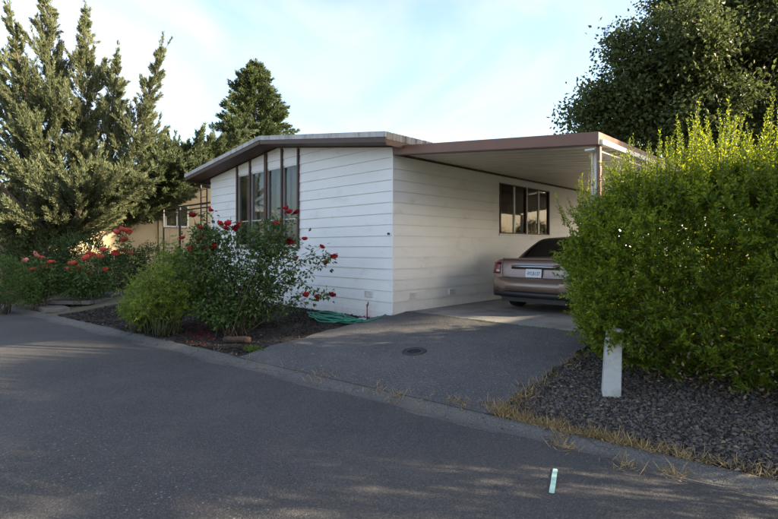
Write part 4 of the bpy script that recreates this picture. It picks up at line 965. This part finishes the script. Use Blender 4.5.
# ---- tall hedge at the right
def hedge():
    t = thing('tall_hedge', 'tall leafy yellow-green hedge beside the driveway and carport', 'hedge', (5.6, .0, .25)); base = np.array([5.6, 0, .25])
    def top(x): return 2.0 + .38 * sm(3.5, 4.7, x) + .08 * math.sin(x * 4) + .06 * math.sin(x * 9 + 1)
    def inside(p):
        x, y, z = p; h = top(x) + .1 * math.sin(y * 3 + x)
        yw = (1.38 + .13 * math.sin(x * 3.3) + .10 * math.sin(x * 7.1 + z * 4)) * (.66 + .34 * sm(.25, .9, z)); xe = 3.60 + .26 * (1 - sm(.4, 1.0, z))
        fx = max(0, (4.6 - x) / (4.6 - xe)) if x < 4.6 else max(0, (x - 8.6) / .8)
        return max(abs(y - .05) / yw, 0) ** 2.6 + fx ** 2.4 + max(0, (z - 1.2) / (h - 1.2)) ** 3.0 + (max(0, .28 + .08 * math.sin(x * 5) - z) * 4) + .22 * math.sin(x * 5.3 + z * 3.1) * math.sin(z * 6.7 + y * 2) + .12 * math.sin(x * 11 + z * 9)
    P = []; D = []; shoots = MB(); k = 0
    def shoot(p, d, L, dens=.029, ls=.068):
        p = Vector(p); d = Vector(d).normalized(); side = d.cross(Vector((random.gauss(0, 1), random.gauss(0, 1), .3))).normalized(); s2 = d.cross(side); n_ = int(L / dens); bend = Vector((random.gauss(0, .15), random.gauss(0, .15), 0))
        q = p
        for i in range(n_):
            f = i / n_; q = q + (d + bend * f).normalized() * dens; a = (side if i % 2 else s2)
            for s in (-1, 1):
                P.append((q.x, q.y, q.z)); v = a * s + d * (.55 + .9 * f) + Vector((random.gauss(0, .2), random.gauss(0, .2), random.gauss(0, .2))); D.append((v.x, v.y, v.z, ls * (1.1 - .55 * f)))
        shoots.tube([p - Vector(base), (p + q) / 2 - Vector(base), q - Vector(base)], [.004, .003, .0015], 4, cap=False)
    while k < 7600:
        p = (random.uniform(3.5, 8.8), random.uniform(-1.6, 1.6), random.uniform(.28, 3.0)); f = inside(p)
        if f > 1 or f < .5: continue
        if (p[1] > .4 and p[2] < 2.0 and random.random() < .7) or (p[0] > 7 and random.random() < .6): continue
        k += 1
        o = Vector((-.6 if p[0] < 4.3 else 0, (p[1]) * 1.0, .75 + .5 * (p[2] > 2))) + Vector((random.gauss(0, .5), random.gauss(0, .5), random.gauss(0, .4)))
        shoot(p, o, random.uniform(.12, .30))
    k = 0
    while k < 1300:       # long upright shoots on the top
        x = random.uniform(3.55, 8.6); y = random.uniform(-1.15, 1.2); h = top(x)
        if x < 4.6 and abs(y) > .4 + (x - 3.55) * .9: continue
        z = h - random.uniform(.05, .3) - .22 * max(0, abs(y) - .6); k += 1
        shoot((x, y, z), (random.gauss(0, .13), random.gauss(0, .13), 1), random.choice([.25, .32, .4, .45, .52, .6, .72]), .024, .05)
    for k in range(46):    # sprigs hanging in front of the white post
        shoot((random.gauss(4.32, .16), random.uniform(-1.42, -1.25), random.uniform(.66, 1.0)), (random.gauss(0, .5), random.gauss(-.3, .2), random.gauss(-.4, .4)), random.uniform(.1, .2))
    for k in range(70):    # shoots along the left flank
        z = random.uniform(1.2, 2.0); shoot((random.uniform(3.62, 3.95), random.uniform(-.9, .5), z), (random.gauss(-.25, .12), random.gauss(-.15, .15), 1), random.uniform(.2, .45), .024, .044)
    shoots.build('shoots', M['stem'], t)
    k = 0
    while k < 26000:     # inner leaves
        p = (random.uniform(3.7, 8.7), random.uniform(-1.4, 1.4), random.uniform(.3, 2.7)); f = inside(p)
        if f > .75 or (p[0] > 7 and random.random() < .5): continue
        k += 1; P.append(p); D.append((random.gauss(0, 1), random.gauss(0, 1), random.gauss(.2, .8), .075))
    P = np.array(P); D = np.array(D); n = len(P)
    leaves('foliage', M['hedge'], t, P - base, D[:, :3], D[:, 3] * rng.uniform(.5, 1.25, n), D[:, 3] * .48 * rng.uniform(.55, 1.25, n))
    k = 1500; dp = np.array([(random.uniform(4.3, 8), random.uniform(-1.25, -.4), random.uniform(.25, 1.0)) for _ in range(k)])
    leaves('dead_leaves', M['litter'], t, dp - base, rng.normal(size=(k, 3)), rng.uniform(.03, .06, k), .025)['kind'] = 'stuff'
    # a dark woody interior
    bb = MB()
    for i in range(60):
        x = random.uniform(4.1, 8.4); y = random.uniform(-.5, .5); s = Vector((x, y, .22)); e = Vector((x + random.uniform(-.4, .4), max(-.8, min(.8, y + random.gauss(0, .35))), random.uniform(1.3, 1.9))); bb.tube([s - Vector(base), (s + e) / 2 + Vector((random.gauss(0, .08), random.gauss(0, .08), 0)) - Vector(base), e - Vector(base)], [.022, .016, .006], 6)
    bb.build('trunks', M['cane'], t)
random.seed(21); rng = np.random.default_rng(21)
hedge()

# ---- conifers
random.seed(5); rng = np.random.default_rng(5)
def plume(P, D, s, d, L, r0, n_, droop=0., el=.15):
    """tapering spray of small shards from s along d"""
    d = d / np.linalg.norm(d); t = rng.random(n_) ** .85; off = unit(rng.normal(size=(n_, 3))); off -= (off @ d)[:, None] * d; 
    rad = r0 * (.25 + np.sin(np.pi * np.clip(t * .8 + .12, 0, 1))) * (1 - t * .75) * rng.random(n_) ** .5
    p = s + d * (t * L)[:, None] + off * rad[:, None]; p[:, 2] -= droop * t * t * L
    P.append(p); D.append(d * 1.0 + off * .55 + rng.normal(0, .25, (n_, 3)) + np.array([0, 0, el]))
def juniper(label, base, leaders, trunks, m, shard=(.12, .027), name='juniper_tree'):
    base = Vector(base); bz = A3(base); t = thing(name, label, 'tree', base); P = []; D = []; bb = MB()
    for (pts, rmax, npl, lean) in leaders:
        pts = [Vector(p) for p in pts]; K = 24
        seg = len(pts) - 1
        cur = []
        for i in range(K + 1):
            a = i / K * seg; j = min(seg - 1, int(a)); cur.append(pts[j].lerp(pts[j+1], a - j))
        bb.tube([p - base for p in cur], [max(.012, .10 * (1 - .92 * i / K)) for i in range(K + 1)], 7)
        npl = int(npl * .82)
        for i in range(npl):
            q = (i + random.random()) / (npl + .5); a = q * K; j = min(K - 1, int(a)); s = A3(cur[j].lerp(cur[j+1], a - j)); ax = A3((cur[j+1] - cur[j]).normalized())
            an = random.uniform(0, 6.283); o = np.array([math.cos(an), math.sin(an), 0]); r_ = rmax * ((1 - q) ** .95 * (.55 + .45 * math.sin(min(1, q * 3) * 1.57)) * random.choice([.55, .7, .85, 1, 1.15, 1.45]) + .10 * (1 - .5 * q))
            d = o * random.uniform(.6, 1.1) + ax * (.5 + .75 * q) + np.array(lean) * .4 + np.array([0, 0, .25]); d /= np.linalg.norm(d)
            L = r_ * 1.7
            if L > .5: bb.tube([Vector(s - bz), Vector(s + d * L * .7 - bz)], [.018, .005], 4, cap=False)
            nsh = int(60 + 170 * L); plume(P, D, s + d * L * .12, d, L, .035 + .06 * L, nsh)
            for _ in range(int(1 + 3.0 * L)):
                k = random.uniform(.25, .8); s2 = s + d * L * k; d2 = d + rng.normal(0, .45, 3) + np.array([0, 0, .35]); plume(P, D, s2, d2, L * random.uniform(.3, .6), .045, int(26 + 44 * L))
        tipd = A3((cur[-1] - cur[-4]).normalized())
        for _ in range(3): plume(P, D, A3(cur[-2]) + rng.normal(0, .05, 3), tipd + rng.normal(0, .16, 3), random.uniform(.4, .75), .05, 60)
    for tr in trunks: bb.tube([Vector(p) - base for p, r_ in tr], [r_ for p, r_ in tr], 9)
    bb.build('trunk', M['bark'], t); P = np.concatenate(P) - bz; D = np.concatenate(D); n = len(P)
    leaves('crown', M[m], t, P, D, rng.uniform(shard[0] * .6, shard[0] * 1.3, n), rng.uniform(shard[1] * .6, shard[1] * 1.3, n)); return t, n
J = lambda u, v, d: pd(u, v, d)
jb = gbase(62, 290, .25)
leadersA = [
    ([J(62, 250, 16.2), J(58, 150, 16.2), J(50, 70, 16.2), J(46, -2, 16.2)], 1.35, 120, (-.5, -.4, .1)),
    ([J(60, 225, 16.2), J(40, 150, 15.8), J(22, 80, 15.6), J(8, 8, 15.6)], 1.0, 80, (-.5, -.4, .1)),
    ([J(60, 215, 16.2), J(25, 165, 16), J(0, 95, 16), J(-14, 45, 16)], 1.0, 70, (-.4, -.4, .1)),
    ([J(70, 240, 16.4), J(86, 160, 16.4), J(88, 90, 16.4), J(85, 12, 16.4)], 1.12, 115, (.0, .0, .2)),
    ([J(72, 235, 16.6), J(104, 165, 16.6), J(112, 110, 16.6), J(118, 58, 16.6)], .9, 75, (.2, .1, .2)),
    ([J(72, 245, 16.2), J(122, 185, 16), J(142, 115, 15.9), J(163, 49, 15.9)], .85, 84, (.2, .2, .2)),
    ([J(60, 245, 15.8), J(20, 205, 15.2), J(-10, 175, 15), J(-40, 130, 15)], 1.2, 60, (0, 0, 0)),
    ([J(66, 245, 15.8), J(95, 212, 15.3), J(120, 196, 15.2), J(142, 182, 15.2)], 1.1, 60, (0, 0, -.1)),
    ([J(62, 248, 15.6), J(40, 225, 15.0), J(20, 225, 14.8), J(2, 215, 14.8)], .9, 45, (0, 0, -.3)),
    ([J(66, 240, 15.6), J(80, 210, 15.0), J(90, 190, 14.9), J(98, 165, 14.9)], 1.0, 50, (0, 0, -.1))]
tb = A3(jb)
trA = [[(jb + Vector((0, 0, -.1)), .22), (J(64, 268, 16.1), .19), (J(62, 250, 16.1), .16)], [(jb + Vector((-.1, -.1, -.1)), .13), (J(50, 262, 15.7), .10), (J(36, 235, 15.4), .07), (J(28, 215, 15.2), .05)]]
jt, nj = juniper('tall many-topped grey-green juniper behind the coral roses', jb, leadersA, trA, 'juniper')
# leaning conifer between juniper and white home
lb = pd(112, 288, 18.5); lb.z = .28
ll = [([J(122, 225, 18.5), J(150, 188, 18.5), J(195, 161, 18.6), J(246, 134, 18.8)], 1.3, 130, (.2, .2, -.35)), ([J(118, 235, 18.5), J(135, 200, 18.1), J(165, 182, 17.8), J(195, 168, 17.6)], 1.3, 90, (.1, .1, -.6)), ([J(126, 215, 18.6), J(170, 176, 19), J(210, 160, 19.2), J(238, 150, 19.4)], 1.2, 90, (.1, .1, -.6)), ([J(130, 205, 18.2), J(160, 186, 17.6), J(185, 176, 17.4), J(212, 166, 17.4)], 1.1, 80, (.2, 0, -.7))]
juniper('leaning blue-green conifer arching towards the roof of the white home', lb, ll, [[(lb, .2), (J(116, 255, 18.5), .17), (J(122, 225, 18.5), .13)]], 'juniper2', (.15, .035), 'leaning_conifer')
# spruce behind the home
def spruce(label, base, H, R0, m, bare=2.0, seed=1):
    base = Vector(base); t = thing('spruce_tree', label, 'tree', base); P = []; D = []; bb = MB(); bb.tube([(0, 0, -.2), (0, 0, H * .5), (0, 0, H)], [.26, .15, .02], 8)
    z = bare
    while z < H - .15:
        q = (z - bare) / (H - bare); nb_ = int(9 + 5 * (1 - q)); prof = (1 - q) ** .8
        for i in range(nb_):
            an = random.uniform(0, 6.283); L = R0 * prof * random.uniform(.75, 1.1) + .2; el = -.1 + .9 * q + random.gauss(0, .1); d = np.array([math.cos(an), math.sin(an), el]); d /= np.linalg.norm(d); s = np.array([0, 0, z + random.uniform(-.15, .15)])
            bb.tube([Vector(s), Vector(s + d * L * .85)], [.03, .008], 4, cap=False); plume(P, D, s + d * .1 * L, d, L, .16 + .07 * L, int(40 + 95 * L), droop=.08)
            for _ in range(int(3 * L)):
                k = random.uniform(.3, .9); d2 = d + rng.normal(0, .5, 3) * np.array([1, 1, .4]) + np.array([0, 0, .2]); plume(P, D, s + d * L * k, d2, .3 + .25 * L * (1 - k), .1, 34)
        z += .30 + .18 * (1 - q)
    bb.build('trunk', M['bark'], t); P = np.concatenate(P); D = np.concatenate(D); n = len(P)
    leaves('crown', M[m], t, P, D, rng.uniform(.12, .26, n), rng.uniform(.035, .065, n)); return t
sb_ = pd(254, 250, 29); sb_.z = .3
spruce('dark pointed spruce rising behind the roof of the white home', sb_, pd(254, 66, 29).z - .3, 4.3, 'spruce')

# ---- broadleaf trees
def broadleaf(label, base, lobes, trunk_r, m, per, leaf, name='oak_tree'):
    base = Vector(base); t = thing(name, label, 'tree', base); bb = MB(); P = []; D = []
    cz = min(c.z - r_ for c, r_ in lobes) + .5; fork = base + Vector((0, 0, max(2.0, (cz - base.z) * .8)))
    bb.tube([(0, 0, -.2), (fork - base) * .5 + Vector((.1, .05, 0)), fork - base], [trunk_r * 1.25, trunk_r, trunk_r * .85], 10)
    for (c, r_) in lobes:
        m_ = fork.lerp(c, .5) + Vector((random.gauss(0, .25), random.gauss(0, .25), -.3)); bb.tube([fork - base, m_ - base, c - base], [trunk_r * .3, trunk_r * .13, trunk_r * .05], 6)
        nc = int(per * r_ * r_)
        for _ in range(nc):
            o = Vector((random.gauss(0, 1), random.gauss(0, 1), random.gauss(0, 1))).normalized(); rad = r_ * random.uniform(.25, 1.08) ** .6; q = c + Vector((o.x * rad, o.y * rad, o.z * rad * .85))
            if random.random() < .35: bb.tube([c.lerp(q, .25) - base, q - base], [.03, .006], 4, cap=False)
            k = random.randint(22, 40); cl = A3(q) + rng.normal(0, 1, (k, 3)) * np.array([.28, .28, .17]) * random.uniform(.7, 1.3); P.append(cl); D.append(rng.normal(size=(k, 3)) + A3(o) * .6 + np.array([0, 0, -.1]))
    bb.build('trunk', M['bark'], t); P = np.concatenate(P) - A3(base); D = np.concatenate(D); n = len(P)
    leaves('crown', M[m], t, P, D, rng.uniform(leaf * .7, leaf * 1.3, n), rng.uniform(leaf * .45, leaf * .8, n)); return t, n
dT = 18.5
lo = [(592, 112, 30), (615, 85, 34), (640, 62, 36), (665, 100, 42), (690, 40, 48), (720, 85, 46), (745, 30, 50), (760, 100, 46), (790, 50, 55), (705, -20, 46), (770, -35, 52), (830, 0, 55), (850, 80, 50), (640, 128, 34), (700, 130, 42), (770, 150, 45), (600, 135, 26), (676, 8, 30), (750, 130, 48), (790, 110, 50), (735, 55, 44), (780, 15, 50), (715, 110, 40)]
lobs = []
for (u, v, r_) in lo:
    d_ = dT + random.uniform(-2.2, 2.2); c_ = pd(u, v, d_); rr_ = r_ * d_ / F
    for _ in range(9):
        o_ = Vector((random.gauss(0, 1), random.gauss(0, 1), random.gauss(0, .8))).normalized(); lobs.append((c_ + o_ * rr_ * random.uniform(.3, .95), rr_ * random.uniform(.32, .58)))
ob = pd(715, 260, dT); ob.z = .35
oak, no = broadleaf('huge dark broadleaf tree towering behind the carport', ob, lobs, .30, 'oak', 46, .15)
# more of the park's trees outside the picture; unseen, placed to shade the road
def copy_tree(o, loc, rz, sc, label, group=None):
    c = o.copy(); C.objects.link(c); c.location = loc; c.rotation_euler = (0, 0, rz); c.scale = (sc,) * 3; c['label'] = label
    for ch in o.children:
        k = ch.copy(); C.objects.link(k); k.parent = c
    return c
copy_tree(oak, (13.5, 13.5, .3), 2.0, .8, 'broadleaf tree standing behind the cream home next to the hedge')
hc = [((14, 5, 9.5), 2.4), ((11.5, 4, 9.2), 1.9), ((16.5, 6, 10.3), 2.2), ((13.5, 8, 9.1), 2.0), ((14, 1.4, 8.6), 2.0), ((12, .5, 8.2), 1.8), ((16, 1.5, 9), 2), ((14, 4, 12.4), 2.0), ((11, 7, 9.0), 1.6), ((13.5, -1.5, 8.6), 2.0), ((12.5, 9.6, 7.0), 1.9), ((14.5, 10.9, 7.4), 2.0), ((10.6, 8.6, 6.2), 1.3), ((12.8, 1.2, 5.7), 1.3), ((14.5, 1.6, 6.2), 1.4), ((12.5, -.8, 5.4), 1.5), ((14.5, -2, 6.2), 1.7), ((13, 6.6, 8.6), 1.2), ((16, 8.2, 9.9), 1.7), ((11.8, 5.6, 8.1), 1.3), ((12.2, 3.2, 7.4), 1.2), ((15, 3, 8.2), 1.6)]  # crown lobes placed and shaped to block sun from road and wall
broadleaf('unseen high-crowned tree above the cream home, crown shaped to shade the road', (16.9, -1.5, .2), [(Vector(c), r_) for c, r_ in hc], .3, 'oak', 80, .17)

# neighbouring home to the right of the hedge, outside the picture: it shades the hedge's lower half
nr_ = thing('neighbour_home', 'cream mobile home on the far side of the tall hedge', 'house', (13.2, 6, .2))
bb = MB(); bb.prism([(-3.2, 0), (3.2, 0), (3.2, 3.0), (0, 3.5), (-3.2, 3.0)], lambda p, d: Vector((p[0], d, p[1])), -1.0, 11); bb.build('wall', M['trimwhite'], nr_)
bb = MB(); bb.prism([(-3.7, 2.93), (0, 3.52), (3.7, 2.93), (3.7, 3.1), (0, 3.7), (-3.7, 3.1)], lambda p, d: Vector((p[0], d, p[1])), -1.4, 11.4); bb.build('roof', M['roofing'], nr_)
for yy in (.4, 3.9, 7.6):
    bb = MB(); fq = lambda p, d: Vector((-3.2 - d, yy + p[0], p[1]))
    for q in (rect(0, .06, 1.5, 2.6), rect(1.44, 1.5, 1.5, 2.6), rect(.06, 1.44, 2.54, 2.6), rect(.06, 1.44, 1.5, 1.56), rect(.72, .78, 1.56, 2.54)): bb.prism(q, fq, 0, .04)
    wn = bb.build('window', M['alu'], nr_)
    for q in (rect(.06, .72, 1.56, 2.54), rect(.78, 1.44, 1.56, 2.54)):
        bb = MB(); bb.prism(q, fq, .006, .012); bb.build('pane', M['glass'], wn)
# evergreen screen behind the carport
for i in range(5):
    x = 3.2 + i * 2.3; c0 = Vector((x, 15.5 + .5 * math.sin(i * 2.2), .3))
    shrub('screen_shrub', ('evergreen screen shrub behind the carport', 'evergreen screen shrub next to the tree trunk', 'evergreen screen shrub in the middle of the back row', 'evergreen screen shrub past the middle of the back row', 'evergreen screen shrub at the back row end towards the cream home')[i], 'shrub', c0, [((x, c0.y, 1.5), (1.35, .9, 1.35)), ((x + .4, c0.y + .1, 2.1), (.9, .8, .9))], 'box', 4500, .12, .06, shell=.7, group='evergreen screen shrubs')

shrub('shade_shrub', 'unseen evergreen shrub added past the hedge end to shade the road', 'shrub', (8.6, -.8, .2), [((8.6, -.8, 3.2), (1.1, 1.3, 1.2)), ((8.3, -.2, 3.6), (.9, 1.0, 1.0))], 'box', 9000, .10, .055, shell=.3)  # added out of view to keep sun streaks off the road
